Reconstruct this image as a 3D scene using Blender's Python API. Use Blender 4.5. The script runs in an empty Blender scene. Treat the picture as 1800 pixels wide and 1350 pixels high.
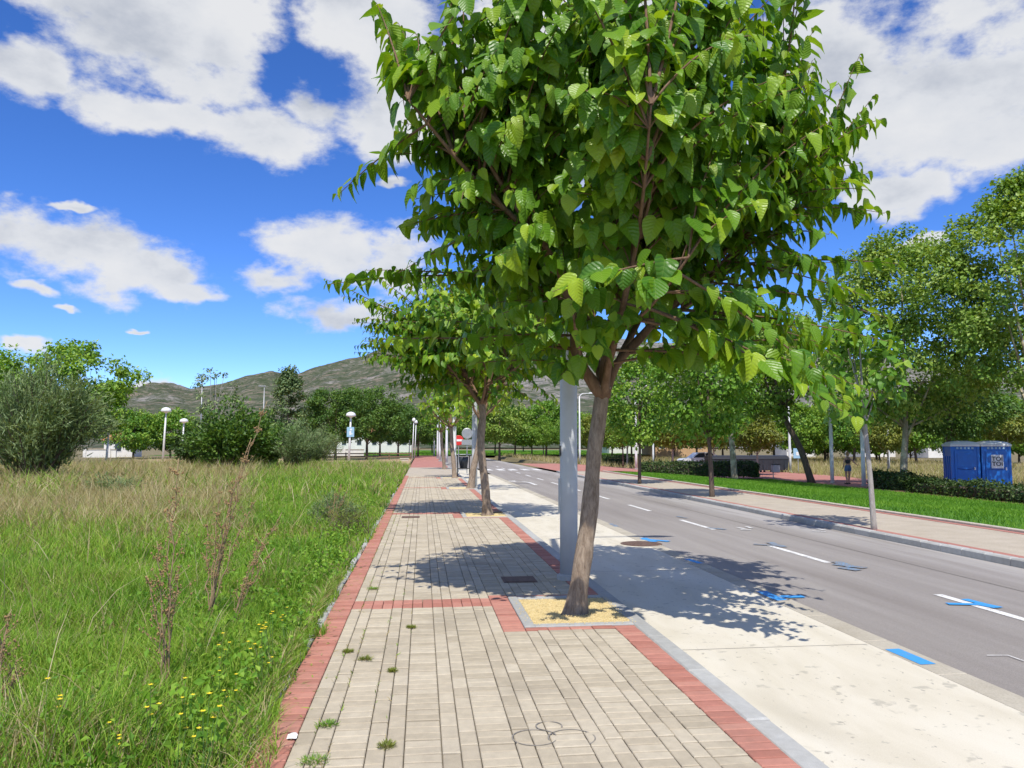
import bpy, math, random
import numpy as np
from mathutils import Vector, noise as mnoise

R_ = math.radians
SC = bpy.context.scene
COL = SC.collection

# ------------------------------------------------------------------ camera
F_PX, CAM_H = 1350.0, 1.62
PITCH, YAW = math.atan(107 / F_PX), math.atan(158 / F_PX * math.cos(math.atan(107 / F_PX)))
cam_d = bpy.data.cameras.new("camera"); cam = bpy.data.objects.new("camera", cam_d); COL.objects.link(cam)
cam_d.sensor_width = 36; cam_d.lens = 36 * F_PX / 1800; cam_d.clip_start = 0.05; cam_d.clip_end = 6000
cam.location = (0, 0, CAM_H); cam.rotation_euler = (math.pi / 2 + PITCH, 0, -YAW)
SC.camera = cam

# ------------------------------------------------------------------ sun, sky, exposure
SUN_EL, SUN_TO = R_(57.0), R_(7.0)          # elevation; shadows fall along +Y turned this much to +X
sun_d = bpy.data.lights.new("sun", 'SUN'); sun = bpy.data.objects.new("sun", sun_d); COL.objects.link(sun)
sun_d.energy = 4.6; sun_d.angle = R_(0.53); sun_d.color = (1.0, 0.95, 0.86)
ldir = Vector((math.sin(SUN_TO) * math.cos(SUN_EL), math.cos(SUN_TO) * math.cos(SUN_EL), -math.sin(SUN_EL)))
sun.rotation_euler = ldir.to_track_quat('-Z', 'Y').to_euler()
sun.location = (0, -30, 60)
SC.view_settings.view_transform = 'Standard'; SC.view_settings.look = 'None'
SC.view_settings.exposure = 0.14; SC.view_settings.gamma = 1.0; SC.view_settings.use_curve_mapping = False
SC.render.engine = 'CYCLES'
SC.cycles.use_denoising = True
SC.cycles.max_bounces = 6; SC.cycles.transparent_max_bounces = 4; SC.cycles.transmission_bounces = 3
SC.cycles.diffuse_bounces = 3; SC.cycles.glossy_bounces = 2
SC.cycles.caustics_reflective = False; SC.cycles.caustics_refractive = False

CP, SP, CY, SY = math.cos(PITCH), math.sin(PITCH), math.cos(YAW), math.sin(YAW)
def ray(px, py):
    """Direction in the world of a pixel of the 1800x1350 photograph (survey helper)."""
    a, b = (px - 900) / F_PX, (675 - py) / F_PX
    fwd, up = CP - b * SP, SP + b * CP
    return Vector((SY * fwd + CY * a, CY * fwd - SY * a, up))
def G(px, py, z=0.0):
    d = ray(px, py); t = (z - CAM_H) / d.z
    return Vector((d.x * t, d.y * t, z))
def P(px, py, y):
    d = ray(px, py); t = y / d.y
    return Vector((d.x * t, y, CAM_H + d.z * t))

# ------------------------------------------------------------------ node helpers
class NT:
    def __init__(s, tree): s.t = tree; s.n = tree.nodes; s.l = tree.links
    def new(s, typ, **kw):
        n = s.n.new(typ)
        for k, v in kw.items(): setattr(n, k, v)
        return n
    def put(s, sock, v):
        if isinstance(v, bpy.types.NodeSocket): s.l.new(v, sock)
        elif v is not None: sock.default_value = v
    def math(s, op, a, b=None, c=None, clamp=False):
        n = s.new('ShaderNodeMath', operation=op, use_clamp=clamp)
        s.put(n.inputs[0], a)
        if b is not None: s.put(n.inputs[1], b)
        if c is not None: s.put(n.inputs[2], c)
        return n.outputs[0]
    def vmath(s, op, a, b=None):
        n = s.new('ShaderNodeVectorMath', operation=op); s.put(n.inputs[0], a)
        if b is not None:
            if op == 'SCALE': s.put(n.inputs['Scale'], b)
            else: s.put(n.inputs[1], b)
        return n.outputs[0]
    def noise(s, vec, scale, detail=3, rough=0.55, dist=0.0, out='Fac'):
        n = s.new('ShaderNodeTexNoise'); s.put(n.inputs['Vector'], vec)
        n.inputs['Scale'].default_value = scale; n.inputs['Detail'].default_value = detail
        n.inputs['Roughness'].default_value = rough; n.inputs['Distortion'].default_value = dist
        return n.outputs[out]
    def ramp(s, fac, stops, interp='LINEAR'):
        n = s.new('ShaderNodeValToRGB'); r = n.color_ramp; r.interpolation = interp
        while len(r.elements) < len(stops): r.elements.new(0.5)
        for e, (p, c) in zip(r.elements, stops):
            e.position = p; e.color = (c[0], c[1], c[2], 1) if hasattr(c, '__len__') else (c, c, c, 1)
        s.put(n.inputs[0], fac); return n.outputs[0]
    def mix(s, fac, a, b, typ='MIX'):
        n = s.new('ShaderNodeMix', data_type='RGBA', blend_type=typ)
        s.put(n.inputs[0], fac)
        for i, v in ((6, a), (7, b)):
            if hasattr(v, '__len__') and not isinstance(v, bpy.types.NodeSocket): v = (v[0], v[1], v[2], 1)
            s.put(n.inputs[i], v)
        return n.outputs[2]
    def maprange(s, v, a, b, c=0.0, d=1.0, smooth=True):
        n = s.new('ShaderNodeMapRange', interpolation_type='SMOOTHSTEP' if smooth else 'LINEAR')
        s.put(n.inputs[0], v)
        for i, q in enumerate((a, b, c, d)): n.inputs[i + 1].default_value = q
        return n.outputs[0]
    def bump(s, h, strength=0.3, dist=0.01):
        n = s.new('ShaderNodeBump'); n.inputs['Strength'].default_value = strength
        n.inputs['Distance'].default_value = dist; s.put(n.inputs['Height'], h); return n.outputs[0]

def material(name):
    m = bpy.data.materials.new(name); m.use_nodes = True
    k = NT(m.node_tree); b = k.n['Principled BSDF']
    return m, k, b

# ------------------------------------------------------------------ world: Nishita sky with cumulus
def build_world():
    w = bpy.data.worlds.new("World"); SC.world = w; w.use_nodes = True
    k = NT(w.node_tree); bg = k.n['Background']
    sky = k.new('ShaderNodeTexSky', sky_type='NISHITA'); sky.sun_disc = False
    sky.sun_elevation = SUN_EL; sky.sun_rotation = math.pi + SUN_TO
    sky.altitude = 100; sky.air_density = 0.60; sky.dust_density = 0.0; sky.ozone_density = 5.0
    hs = k.new('ShaderNodeHueSaturation'); hs.inputs['Saturation'].default_value = 1.20; hs.inputs['Value'].default_value = 1.75
    hs.inputs['Hue'].default_value = 0.511
    k.put(hs.inputs['Color'], sky.outputs[0])
    tc = k.new('ShaderNodeTexCoord'); d = k.vmath('NORMALIZE', tc.outputs['Generated'])
    sep = k.new('ShaderNodeSeparateXYZ'); k.put(sep.inputs[0], d)
    az = k.math('ARCTAN2', sep.outputs[0], sep.outputs[1]); el = k.math('ARCSINE', sep.outputs[2])
    # billowing edges: warp the direction by noise (stretched along the horizon)
    dv = k.vmath('MULTIPLY', d, (1.0, 1.0, 1.7))
    wn = k.noise(dv, 5.0, 5, 0.6, out='Color'); ws = k.new('ShaderNodeSeparateColor'); k.put(ws.inputs[0], wn)
    az2 = k.math('ADD', az, k.math('MULTIPLY', k.math('SUBTRACT', ws.outputs[0], 0.5), 0.16))
    el2 = k.math('ADD', el, k.math('MULTIPLY', k.math('SUBTRACT', ws.outputs[1], 0.5), 0.10))
    fb = k.noise(dv, 9.0, 8, 0.62)
    fb2 = k.noise(dv, 3.2, 6, 0.6)
    blobs = [(270, 55, 185, 140), (130, 10, 110, 40), (410, 100, 85, 120), (470, 235, 135, 62), (250, 195, 190, 45), (560, 185, 80, 55), (30, 120, 60, 60),
             (715, 110, 130, 190), (650, 20, 90, 80), (730, 250, 90, 70), (1000, 120, 330, 210), (690, 330, 40, 14),
             (110, 425, 190, 62), (255, 490, 150, 50), (330, 530, 90, 26), (50, 502, 34, 13), (88, 535, 20, 8), (125, 356, 40, 10),
             (570, 455, 150, 72), (480, 500, 110, 36), (600, 560, 120, 40), (700, 470, 90, 60),
             (275, 672, 62, 24), (15, 597, 42, 14), (245, 575, 18, 5),
             (1640, 150, 330, 130), (1750, 235, 220, 70), (1480, 240, 160, 80), (1800, 60, 140, 110), (1470, 90, 150, 130),
             (1570, 342, 66, 36), (1500, 350, 60, 30), (1615, 412, 55, 15), (1300, 300, 140, 90)]
    best = None
    for (cx, cy, rx, ry) in blobs:
        v = ray(cx, cy).normalized(); a0, e0 = math.atan2(v.x, v.y), math.asin(v.z)
        ca = math.cos(e0)
        u = k.math('MULTIPLY', k.math('SUBTRACT', az2, a0), F_PX / rx * ca)
        t = k.math('MULTIPLY', k.math('SUBTRACT', el2, e0), F_PX / ry)
        r = k.math('SQRT', k.math('ADD', k.math('MULTIPLY', u, u), k.math('MULTIPLY', t, t)))
        s = k.math('SUBTRACT', 1.0, r)
        best = s if best is None else k.math('SMOOTH_MAX', best, s, 0.10)
    # the same cumulus field goes on all round the sky, from noise alone
    field = k.math('MULTIPLY', k.math('SUBTRACT', k.noise(k.vmath('MULTIPLY', d, (1, 1, 2.2)), 2.4, 3, 0.5), 0.5), 5.0)
    inside = k.math('MULTIPLY', k.maprange(k.math('ABSOLUTE', k.math('SUBTRACT', az, YAW)), 0.66, 0.80, 1, 0), k.maprange(el, 0.56, 0.68, 1, 0))
    fm = k.new('ShaderNodeMix', data_type='FLOAT'); k.put(fm.inputs[0], inside); k.put(fm.inputs[2], field); k.put(fm.inputs[3], best)
    base = k.math('MAXIMUM', fm.outputs[0], -1.2)
    dens = k.math('ADD', base, k.math('MULTIPLY', k.math('SUBTRACT', fb, 0.5), 2.4))
    dens = k.math('ADD', dens, k.math('MULTIPLY', k.math('SUBTRACT', fb2, 0.5), 0.7))
    alpha = k.maprange(dens, 0.03, 0.58)
    alpha = k.math('MULTIPLY', alpha, k.maprange(el, 0.0, 0.05))
    # cloud light: thick undersides greyer, tops and rims white
    off = k.vmath('ADD', dv, (0.0, -0.02, 0.09))
    dif = k.math('SUBTRACT', k.noise(off, 5.5, 6, 0.6), k.noise(dv, 5.5, 6, 0.6))
    sh = k.math('ADD', k.math('MULTIPLY', dif, 2.1), k.math('MULTIPLY', k.math('SUBTRACT', base, 0.2), 0.45))
    ccol = k.ramp(k.math('ADD', sh, 0.15, clamp=True), [(0.0, (0.97, 0.98, 1.0)), (0.40, (0.88, 0.905, 0.95)), (0.8, (0.66, 0.70, 0.78)), (1.0, (0.56, 0.61, 0.70))])
    cs = k.vmath('SCALE', ccol, 6.35)
    full = k.mix(k.math('MULTIPLY', alpha, 0.97), hs.outputs[0], cs)
    k.put(bg.inputs['Color'], full); bg.inputs['Strength'].default_value = 0.12
build_world()

# ------------------------------------------------------------------ mesh building
class MB:
    """Collects vertices and faces; build() links them as ONE mesh object."""
    def __init__(s): s.v = []; s.f = []; s.n = 0; s.a = []
    def add(s, verts, faces, attr=None):
        verts = np.asarray(verts, dtype=np.float64).reshape(-1, 3)
        s.v.append(verts)
        if isinstance(faces, np.ndarray): s.f.append(faces + s.n)
        else:
            by = {}
            for f in faces: by.setdefault(len(f), []).append(f)
            for q in by.values(): s.f.append(np.asarray(q) + s.n)
        s.a.append(np.zeros((len(verts), 3)) if attr is None else np.asarray(attr, dtype=np.float64).reshape(-1, 3))
        s.n += len(verts); return s
    def box(s, c, size, rz=0.0, ch=0.0):
        x, y, z = (q / 2 for q in size)
        if ch <= 0:
            v = np.array([(-x, -y, -z), (x, -y, -z), (x, y, -z), (-x, y, -z), (-x, -y, z), (x, -y, z), (x, y, z), (-x, y, z)])
            f = [(0, 3, 2, 1), (4, 5, 6, 7), (0, 1, 5, 4), (1, 2, 6, 5), (2, 3, 7, 6), (3, 0, 4, 7)]
        else:
            rings = [(x - ch, y - ch, -z), (x, y, -z + ch), (x, y, z - ch), (x - ch, y - ch, z)]
            v = []; f = []
            for (a, b, h) in rings: v += [(-a, -b, h), (a, -b, h), (a, b, h), (-a, b, h)]
            for r in range(3):
                for i in range(4):
                    j = (i + 1) % 4; f.append((r * 4 + i, r * 4 + j, r * 4 + 4 + j, r * 4 + 4 + i))
            f += [(3, 2, 1, 0), (12, 13, 14, 15)]; v = np.array(v)
        if rz:
            cc, ss = math.cos(rz), math.sin(rz); v = v @ np.array([[cc, ss, 0], [-ss, cc, 0], [0, 0, 1]])
        return s.add(v + np.array(c), f)
    def tube(s, pts, rad, seg=8, cap=True, squash=None):
        pts = [Vector(p) for p in pts]; n = len(pts)
        if not hasattr(rad, '__len__'): rad = [rad] * n
        vs = []; ref = Vector((0.31, 0.95, 0.05)).normalized()
        for i, p in enumerate(pts):
            t = (pts[min(i + 1, n - 1)] - pts[max(i - 1, 0)])
            t = t.normalized() if t.length > 1e-9 else Vector((0, 0, 1))
            u = ref - t * ref.dot(t)
            if u.length < 0.05: u = Vector((1, 0, 0)) - t * t.x
            u.normalize(); w = t.cross(u); ref = u
            for j in range(seg):
                a = 2 * math.pi * j / seg
                vs.append(p + u * (math.cos(a) * rad[i]) + w * (math.sin(a) * rad[i] * (squash or 1)))
        f = [(i * seg + j, i * seg + (j + 1) % seg, (i + 1) * seg + (j + 1) % seg, (i + 1) * seg + j) for i in range(n - 1) for j in range(seg)]
        s.add([tuple(v) for v in vs], f)
        if cap:
            o = s.n - n * seg
            s.f.append(np.array([[o + j for j in range(seg)][::-1]])); s.f.append(np.array([[o + (n - 1) * seg + j for j in range(seg)]]))
        return s
    def lathe(s, prof, c=(0, 0, 0), seg=16):
        return s.tube([(c[0], c[1], c[2] + z) for r, z in prof], [max(r, 1e-4) for r, z in prof], seg)
    def mesh(s, name, smooth=False, attr=False):
        me = bpy.data.meshes.new(name)
        v = np.concatenate(s.v); me.vertices.add(len(v)); me.vertices.foreach_set('co', v.ravel())
        tot = np.concatenate([np.full(len(f), f.shape[1]) for f in s.f]); loops = np.concatenate([f.ravel() for f in s.f])
        me.loops.add(len(loops)); me.loops.foreach_set('vertex_index', loops.astype(np.int32))
        me.polygons.add(len(tot)); me.polygons.foreach_set('loop_start', (np.cumsum(tot) - tot).astype(np.int32))
        me.polygons.foreach_set('use_smooth', np.full(len(tot), bool(smooth)))
        if attr:
            a = me.attributes.new('luv', 'FLOAT_VECTOR', 'POINT'); a.data.foreach_set('vector', np.concatenate(s.a).ravel())
        me.update(calc_edges=True); me.validate(); return me
    def build(s, name, mat, parent=None, smooth=False, attr=False, loc=None):
        return obj(name, s.mesh(name, smooth, attr), mat, parent, loc)

def obj(name, me, mat=None, parent=None, loc=None):
    o = bpy.data.objects.new(name, me); COL.objects.link(o)
    if mat is not None and len(me.materials) == 0: me.materials.append(mat)
    if parent is not None: o.parent = parent
    if loc is not None: o.location = loc
    return o
def tag(o, label=None, cat=None, group=None, kind=None):
    if label: o['label'] = label
    if cat: o['category'] = cat
    if group: o['group'] = group
    if kind: o['kind'] = kind
    return o
def thing(name, label, cat, loc=(0, 0, 0), rz=0.0, group=None):
    o = bpy.data.objects.new(name, None); COL.objects.link(o); o.empty_display_size = 0.2
    o.location = loc; o.rotation_euler = (0, 0, rz); return tag(o, label, cat, group)
def copy_tree(src, loc, rz=0.0, scale=None, label=None, group=None):
    def rec(o, par):
        c = o.copy(); COL.objects.link(c); c.parent = par
        for ch in [q for q in o.children]: rec(ch, c)
        return c
    r = rec(src, None); r.location = loc; r.rotation_euler = (0, 0, rz)
    if scale is not None: r.scale = scale if hasattr(scale, '__len__') else (scale,) * 3
    if label: r['label'] = label
    if group: r['group'] = group
    return r
def struct(name, mb, mat, parent=None, smooth=False):
    o = mb.build(name, mat, parent, smooth)
    if parent is None: o['kind'] = 'structure'
    return o
def sstep(a, b, x):
    t = np.clip((np.asarray(x, dtype=float) - a) / (b - a), 0, 1); return t * t * (3 - 2 * t)
def terr(x, y=0.0): return -0.5 * sstep(11.3, 20.5, x)
def terrf(x): return float(terr(x))
def grid(mb, xs, ys, zf):
    X, Y = np.meshgrid(xs, ys); Z = zf(X, Y); nx, ny = len(xs), len(ys)
    i = np.arange(nx * ny).reshape(ny, nx)
    f = np.stack([i[:-1, :-1], i[:-1, 1:], i[1:, 1:], i[1:, :-1]], -1).reshape(-1, 4)
    return mb.add(np.stack([X, Y, Z], -1).reshape(-1, 3), f)

# ------------------------------------------------------------------ materials
def mat_ground(name, stops, scale=3.0, rough=0.95, bump=0.4, bscale=60.0, big=None, spec=0.2):
    m, k, b = material(name); g = k.new('ShaderNodeNewGeometry')
    p = g.outputs['Position']
    n1 = k.noise(p, scale, 5, 0.6); n2 = k.noise(p, bscale, 4, 0.65)
    c = k.ramp(n1, stops)
    c = k.mix(k.math('MULTIPLY', n2, 0.35), c, (0.5, 0.5, 0.5), 'OVERLAY') if False else k.mix(0.35, c, k.ramp(n2, [(0.25, 0.25), (0.75, 0.75)]), 'OVERLAY')
    if big:
        c = k.mix(k.maprange(k.noise(p, big[0], 4, 0.6, 0.6), big[1], big[2]), c, big[3])
    k.put(b.inputs['Base Color'], c); b.inputs['Roughness'].default_value = rough
    b.inputs['Specular IOR Level'].default_value = spec
    k.put(b.inputs['Normal'], k.bump(n2, bump, 0.01)); return m
def mat_world(name, col, var=0.15, scale=6.0):
    m, k, b = material(name); g = k.new('ShaderNodeNewGeometry'); n = k.noise(g.outputs['Position'], scale, 5, 0.6)
    k.put(b.inputs['Base Color'], k.ramp(n, [(0.3, tuple(c * (1 - var) for c in col)), (0.7, tuple(c * (1 + var) for c in col))])); b.inputs['Roughness'].default_value = 0.9; return m
def mat_plain(name, col, rough=0.6, metal=0.0, var=0.12, scale=8.0, spec=0.5, bump=0.05):
    m, k, b = material(name); t = k.new('ShaderNodeTexCoord')
    n = k.noise(t.outputs['Object'], scale, 5, 0.6)
    lo = tuple(c * (1 - var) for c in col); hi = tuple(min(1, c * (1 + var)) for c in col)
    k.put(b.inputs['Base Color'], k.ramp(n, [(0.3, lo), (0.7, hi)])); b.inputs['Metallic'].default_value = metal
    k.put(b.inputs['Roughness'], k.maprange(n, 0.2, 0.8, max(0.05, rough - 0.1), min(1, rough + 0.1), False))
    b.inputs['Specular IOR Level'].default_value = spec
    if bump: k.put(b.inputs['Normal'], k.bump(k.noise(t.outputs['Object'], scale * 8, 3), bump, 0.005))
    return m
def piece_random(k):
    g = k.new('ShaderNodeNewGeometry'); o = k.new('ShaderNodeObjectInfo')
    return k.math('FRACT', k.math('ADD', g.outputs['Random Per Island'], o.outputs['Random'])), g
def mat_paver(name, stops, dirt=(0.20, 0.17, 0.13)):
    m, k, b = material(name); r, g = piece_random(k); p = g.outputs['Position']
    c = k.ramp(r, stops)
    fine = k.noise(p, 260, 3, 0.7); big = k.noise(p, 1.1, 5, 0.6, 0.5); mid = k.noise(p, 14, 4, 0.6)
    c = k.mix(0.30, c, k.ramp(fine, [(0.3, 0.28), (0.7, 0.72)]), 'OVERLAY')
    c = k.mix(0.35, c, k.ramp(mid, [(0.3, 0.36), (0.7, 0.62)]), 'OVERLAY')
    c = k.mix(k.maprange(big, 0.48, 0.75, 0, 0.38), c, dirt)
    k.put(b.inputs['Base Color'], c); b.inputs['Roughness'].default_value = 0.92; b.inputs['Specular IOR Level'].default_value = 0.25
    k.put(b.inputs['Normal'], k.bump(fine, 0.35, 0.003)); return m
def mat_leaf(name, lo, mid, hi, rough=0.42, trans=0.32, veins=False, spec=0.45):
    m, k, b = material(name); at = k.new('ShaderNodeAttribute', attribute_name='luv')
    s = k.new('ShaderNodeSeparateXYZ'); k.put(s.inputs[0], at.outputs['Vector']); oi = k.new('ShaderNodeObjectInfo')
    r = k.math('FRACT', k.math('ADD', s.outputs[2], oi.outputs['Random']))
    c = k.ramp(r, [(0.0, lo), (0.55, mid), (1.0, hi)])
    if veins:
        au = k.math('ABSOLUTE', s.outputs[0])
        wob = k.math('MULTIPLY', k.noise(at.outputs['Vector'], 3.0, 2), 0.10)
        ph = k.math('FRACT', k.math('MULTIPLY', k.math('ADD', wob, k.math('SUBTRACT', s.outputs[1], k.math('MULTIPLY', au, 0.38))), k.math('ADD', 5.5, k.math('MULTIPLY', r, 2.0))))
        tri = k.math('ABSOLUTE', k.math('SUBTRACT', k.math('MULTIPLY', ph, 2.0), 1.0))          # 1 on a vein, 0 between
        vein = k.math('MAXIMUM', k.maprange(tri, 0.72, 1.0), k.maprange(au, 0.0, 0.06, 1, 0))
        c = k.mix(k.math('MULTIPLY', vein, 0.26), c, (0.30, 0.42, 0.09))
        k.put(b.inputs['Normal'], k.bump(k.math('SUBTRACT', 1.0, tri), 0.42, 0.008))
    k.put(b.inputs['Base Color'], c); b.inputs['Roughness'].default_value = rough; b.inputs['Specular IOR Level'].default_value = spec
    tr = k.new('ShaderNodeBsdfTranslucent'); k.put(tr.inputs['Color'], k.mix(1.0, c, (1.5, 1.35, 0.45), 'MULTIPLY'))
    ms = k.new('ShaderNodeMixShader'); ms.inputs[0].default_value = trans
    k.l.new(b.outputs[0], ms.inputs[1]); k.l.new(tr.outputs[0], ms.inputs[2])
    k.l.new(ms.outputs[0], k.n['Material Output'].inputs['Surface']); return m
def mat_bark(name, dark, light, patch=None, scale=9.0):
    m, k, b = material(name); t = k.new('ShaderNodeTexCoord'); p = k.vmath('MULTIPLY', t.outputs['Object'], (1, 1, 0.28))
    n = k.noise(p, scale * 3, 6, 0.7, 0.4); n2 = k.noise(t.outputs['Object'], scale * 0.7, 4, 0.6)
    c = k.ramp(n, [(0.28, dark), (0.72, light)])
    if patch: c = k.mix(k.maprange(n2, 0.48, 0.60), c, patch)
    k.put(b.inputs['Base Color'], c); b.inputs['Roughness'].default_value = 0.9; b.inputs['Specular IOR Level'].default_value = 0.2
    k.put(b.inputs['Normal'], k.bump(n, 0.7, 0.02)); return m
def mat_blade(name, cols, rough=0.55, trans=0.3):
    m, k, b = material(name); at = k.new('ShaderNodeAttribute', attribute_name='luv')
    s = k.new('ShaderNodeSeparateXYZ'); k.put(s.inputs[0], at.outputs['Vector'])
    c = k.ramp(s.outputs[2], cols)
    k.put(b.inputs['Base Color'], c); b.inputs['Roughness'].default_value = rough; b.inputs['Specular IOR Level'].default_value = 0.3
    tr = k.new('ShaderNodeBsdfTranslucent'); k.put(tr.inputs['Color'], k.mix(1.0, c, (1.3, 1.25, 0.6), 'MULTIPLY'))
    ms = k.new('ShaderNodeMixShader'); ms.inputs[0].default_value = trans
    k.l.new(b.outputs[0], ms.inputs[1]); k.l.new(tr.outputs[0], ms.inputs[2])
    k.l.new(ms.outputs[0], k.n['Material Output'].inputs['Surface']); return m

M = {}
M['soil'] = mat_ground('dry_soil', [(0.3, (0.12, 0.10, 0.055)), (0.5, (0.20, 0.17, 0.09)), (0.7, (0.26, 0.21, 0.12))], 0.7)
M['bed'] = mat_ground('joint_sand', [(0.3, (0.09, 0.075, 0.055)), (0.7, (0.17, 0.145, 0.11))], 5)
M['paver'] = mat_paver('beige_paver', [(0.0, (0.40, 0.345, 0.255)), (0.5, (0.455, 0.395, 0.295)), (1.0, (0.505, 0.445, 0.34))])
M['red_paver'] = mat_paver('red_paver', [(0.0, (0.37, 0.155, 0.115)), (0.5, (0.43, 0.19, 0.145)), (1.0, (0.48, 0.23, 0.175))])
M['kerb'] = mat_paver('grey_kerb', [(0.0, (0.36, 0.36, 0.34)), (1.0, (0.44, 0.44, 0.42))])
M['pave_far'] = mat_ground('beige_paving', [(0.3, (0.40, 0.345, 0.27)), (0.7, (0.48, 0.42, 0.335))], 2.0, 0.9, 0.2, 40)
M['red_far'] = mat_ground('red_paving', [(0.3, (0.37, 0.16, 0.13)), (0.7, (0.46, 0.22, 0.18))], 1.2, 0.9, 0.2, 40)
def mat_concrete():
    m, k, b = material('pale_concrete'); g = k.new('ShaderNodeNewGeometry'); p = g.outputs['Position']
    st = k.vmath('MULTIPLY', p, (1.6, 0.5, 1))
    n1 = k.noise(st, 1.3, 6, 0.6, 0.4); n2 = k.noise(p, 120, 4, 0.7); n3 = k.noise(p, 7, 3, 0.5, 0.3)
    c = k.ramp(n1, [(0.25, (0.53, 0.48, 0.37)), (0.5, (0.62, 0.57, 0.46)), (0.75, (0.67, 0.63, 0.53))])
    c = k.mix(k.maprange(n3, 0.63, 0.72, 0, 0.5), c, (0.30, 0.28, 0.23))
    c = k.mix(k.maprange(k.noise(k.vmath('MULTIPLY', p, (1.5, 1, 1)), 16, 3, 0.5), 0.66, 0.72, 0, 0.6), c, (0.24, 0.22, 0.18))
    c = k.mix(k.maprange(k.noise(st, 0.6, 4, 0.6), 0.55, 0.75, 0, 0.5), c, (0.44, 0.40, 0.31))
    c = k.mix(0.25, c, k.ramp(n2, [(0.3, 0.3), (0.7, 0.7)]), 'OVERLAY')
    k.put(b.inputs['Base Color'], c); b.inputs['Roughness'].default_value = 0.9
    k.put(b.inputs['Normal'], k.bump(n2, 0.25, 0.004)); return m
M['concrete'] = mat_concrete()
def mat_asphalt():
    m, k, b = material('worn_asphalt'); g = k.new('ShaderNodeNewGeometry'); p = g.outputs['Position']
    st = k.vmath('MULTIPLY', p, (2.2, 0.12, 1))
    n1 = k.noise(st, 1.0, 5, 0.6, 0.2); n2 = k.noise(p, 150, 3, 0.75); v = k.new('ShaderNodeTexVoronoi'); k.put(v.inputs['Vector'], p); v.inputs['Scale'].default_value = 90
    c = k.ramp(n1, [(0.3, (0.235, 0.21, 0.19)), (0.55, (0.285, 0.26, 0.238)), (0.8, (0.335, 0.31, 0.285))])
    c = k.mix(0.55, c, k.ramp(n2, [(0.25, 0.2), (0.75, 0.8)]), 'OVERLAY')
    c = k.mix(k.maprange(v.outputs['Distance'], 0.0, 0.16, 0.5, 0), c, (0.42, 0.41, 0.40))
    sx = k.new('ShaderNodeSeparateXYZ'); k.put(sx.inputs[0], p)
    dust = k.math('MULTIPLY', k.maprange(sx.outputs[0], 7.2, 8.0), k.maprange(k.noise(st, 1.5, 4), 0.3, 0.6))
    c = k.mix(k.math('MULTIPLY', dust, 0.7), c, (0.42, 0.40, 0.38))
    k.put(b.inputs['Base Color'], c); b.inputs['Roughness'].default_value = 0.88; b.inputs['Specular IOR Level'].default_value = 0.3
    k.put(b.inputs['Normal'], k.bump(n2, 0.5, 0.006)); return m
M['asphalt'] = mat_asphalt()
def mat_paint(name, col, wear=0.5):
    m, k, b = material(name); g = k.new('ShaderNodeNewGeometry'); p = g.outputs['Position']
    n = k.noise(p, 45, 4, 0.75); n2 = k.noise(p, 5, 3)
    f = k.maprange(k.math('ADD', n, k.math('MULTIPLY', n2, 0.4)), wear + 0.12, wear + 0.30)
    k.put(b.inputs['Base Color'], k.mix(f, col, (0.21, 0.20, 0.195))); b.inputs['Roughness'].default_value = 0.8; return m
M['white_paint'] = mat_paint('white_road_paint', (0.74, 0.73, 0.70), 0.58)
M['blue_paint'] = mat_paint('blue_spray_paint', (0.045, 0.30, 0.68), 0.62)
M['blue_faint'] = mat_paint('faint_blue_spray_paint', (0.09, 0.33, 0.62), 0.42)
M['lawn_soil'] = mat_ground('lawn_soil', [(0.3, (0.05, 0.14, 0.014)), (0.7, (0.08, 0.20, 0.022))], 1.0)
M['gravel'] = mat_ground('yellow_gravel', [(0.3, (0.60, 0.47, 0.22)), (0.7, (0.74, 0.60, 0.32))], 25, 0.95, 0.9, 90)
M['stain'] = mat_plain('dark_rubber_stain', (0.22, 0.20, 0.175), 0.9, 0, 0.3, 30)
M['iron'] = mat_plain('rusty_iron', (0.16, 0.10, 0.075), 0.8, 0.2, 0.4, 20)
M['pole'] = mat_plain('pale_grey_pole_paint', (0.52, 0.545, 0.57), 0.45, 0.0, 0.08, 3)
M['white_pole'] = mat_plain('white_pole_paint', (0.74, 0.75, 0.76), 0.45, 0, 0.06, 3)
M['black'] = mat_plain('black_plastic', (0.02, 0.021, 0.024), 0.45, 0, 0.2, 5)
M['dark_bin'] = mat_plain('dark_container_plastic', (0.028, 0.034, 0.045), 0.5, 0, 0.25, 4)
M['metal'] = mat_plain('galvanised_metal', (0.40, 0.41, 0.42), 0.45, 0.6, 0.1, 6)
M['glass'] = mat_plain('dark_glass', (0.03, 0.04, 0.05), 0.12, 0, 0.1, 2, bump=0)
M['mulberry_leaf'] = mat_leaf('mulberry_leaf', (0.070, 0.20, 0.014), (0.17, 0.335, 0.02), (0.38, 0.52, 0.03), 0.38, 0.38, True, 0.45)
M['street_leaf'] = mat_leaf('street_tree_leaf', (0.075, 0.20, 0.018), (0.155, 0.315, 0.028), (0.30, 0.44, 0.055), 0.45, 0.30)
M['plane_leaf'] = mat_leaf('plane_tree_leaf', (0.09, 0.19, 0.022), (0.19, 0.32, 0.042), (0.37, 0.47, 0.105), 0.48, 0.30)
M['dark_leaf'] = mat_leaf('dark_tree_leaf', (0.045, 0.115, 0.014), (0.08, 0.175, 0.022), (0.15, 0.25, 0.035), 0.5, 0.28)
M['yellow_leaf'] = mat_leaf('yellow_green_leaf', (0.11, 0.15, 0.02), (0.18, 0.23, 0.03), (0.29, 0.31, 0.05), 0.5, 0.3)
M['silver_leaf'] = mat_leaf('silver_green_leaf', (0.085, 0.15, 0.052), (0.15, 0.225, 0.078), (0.27, 0.34, 0.135), 0.55, 0.2)
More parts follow.
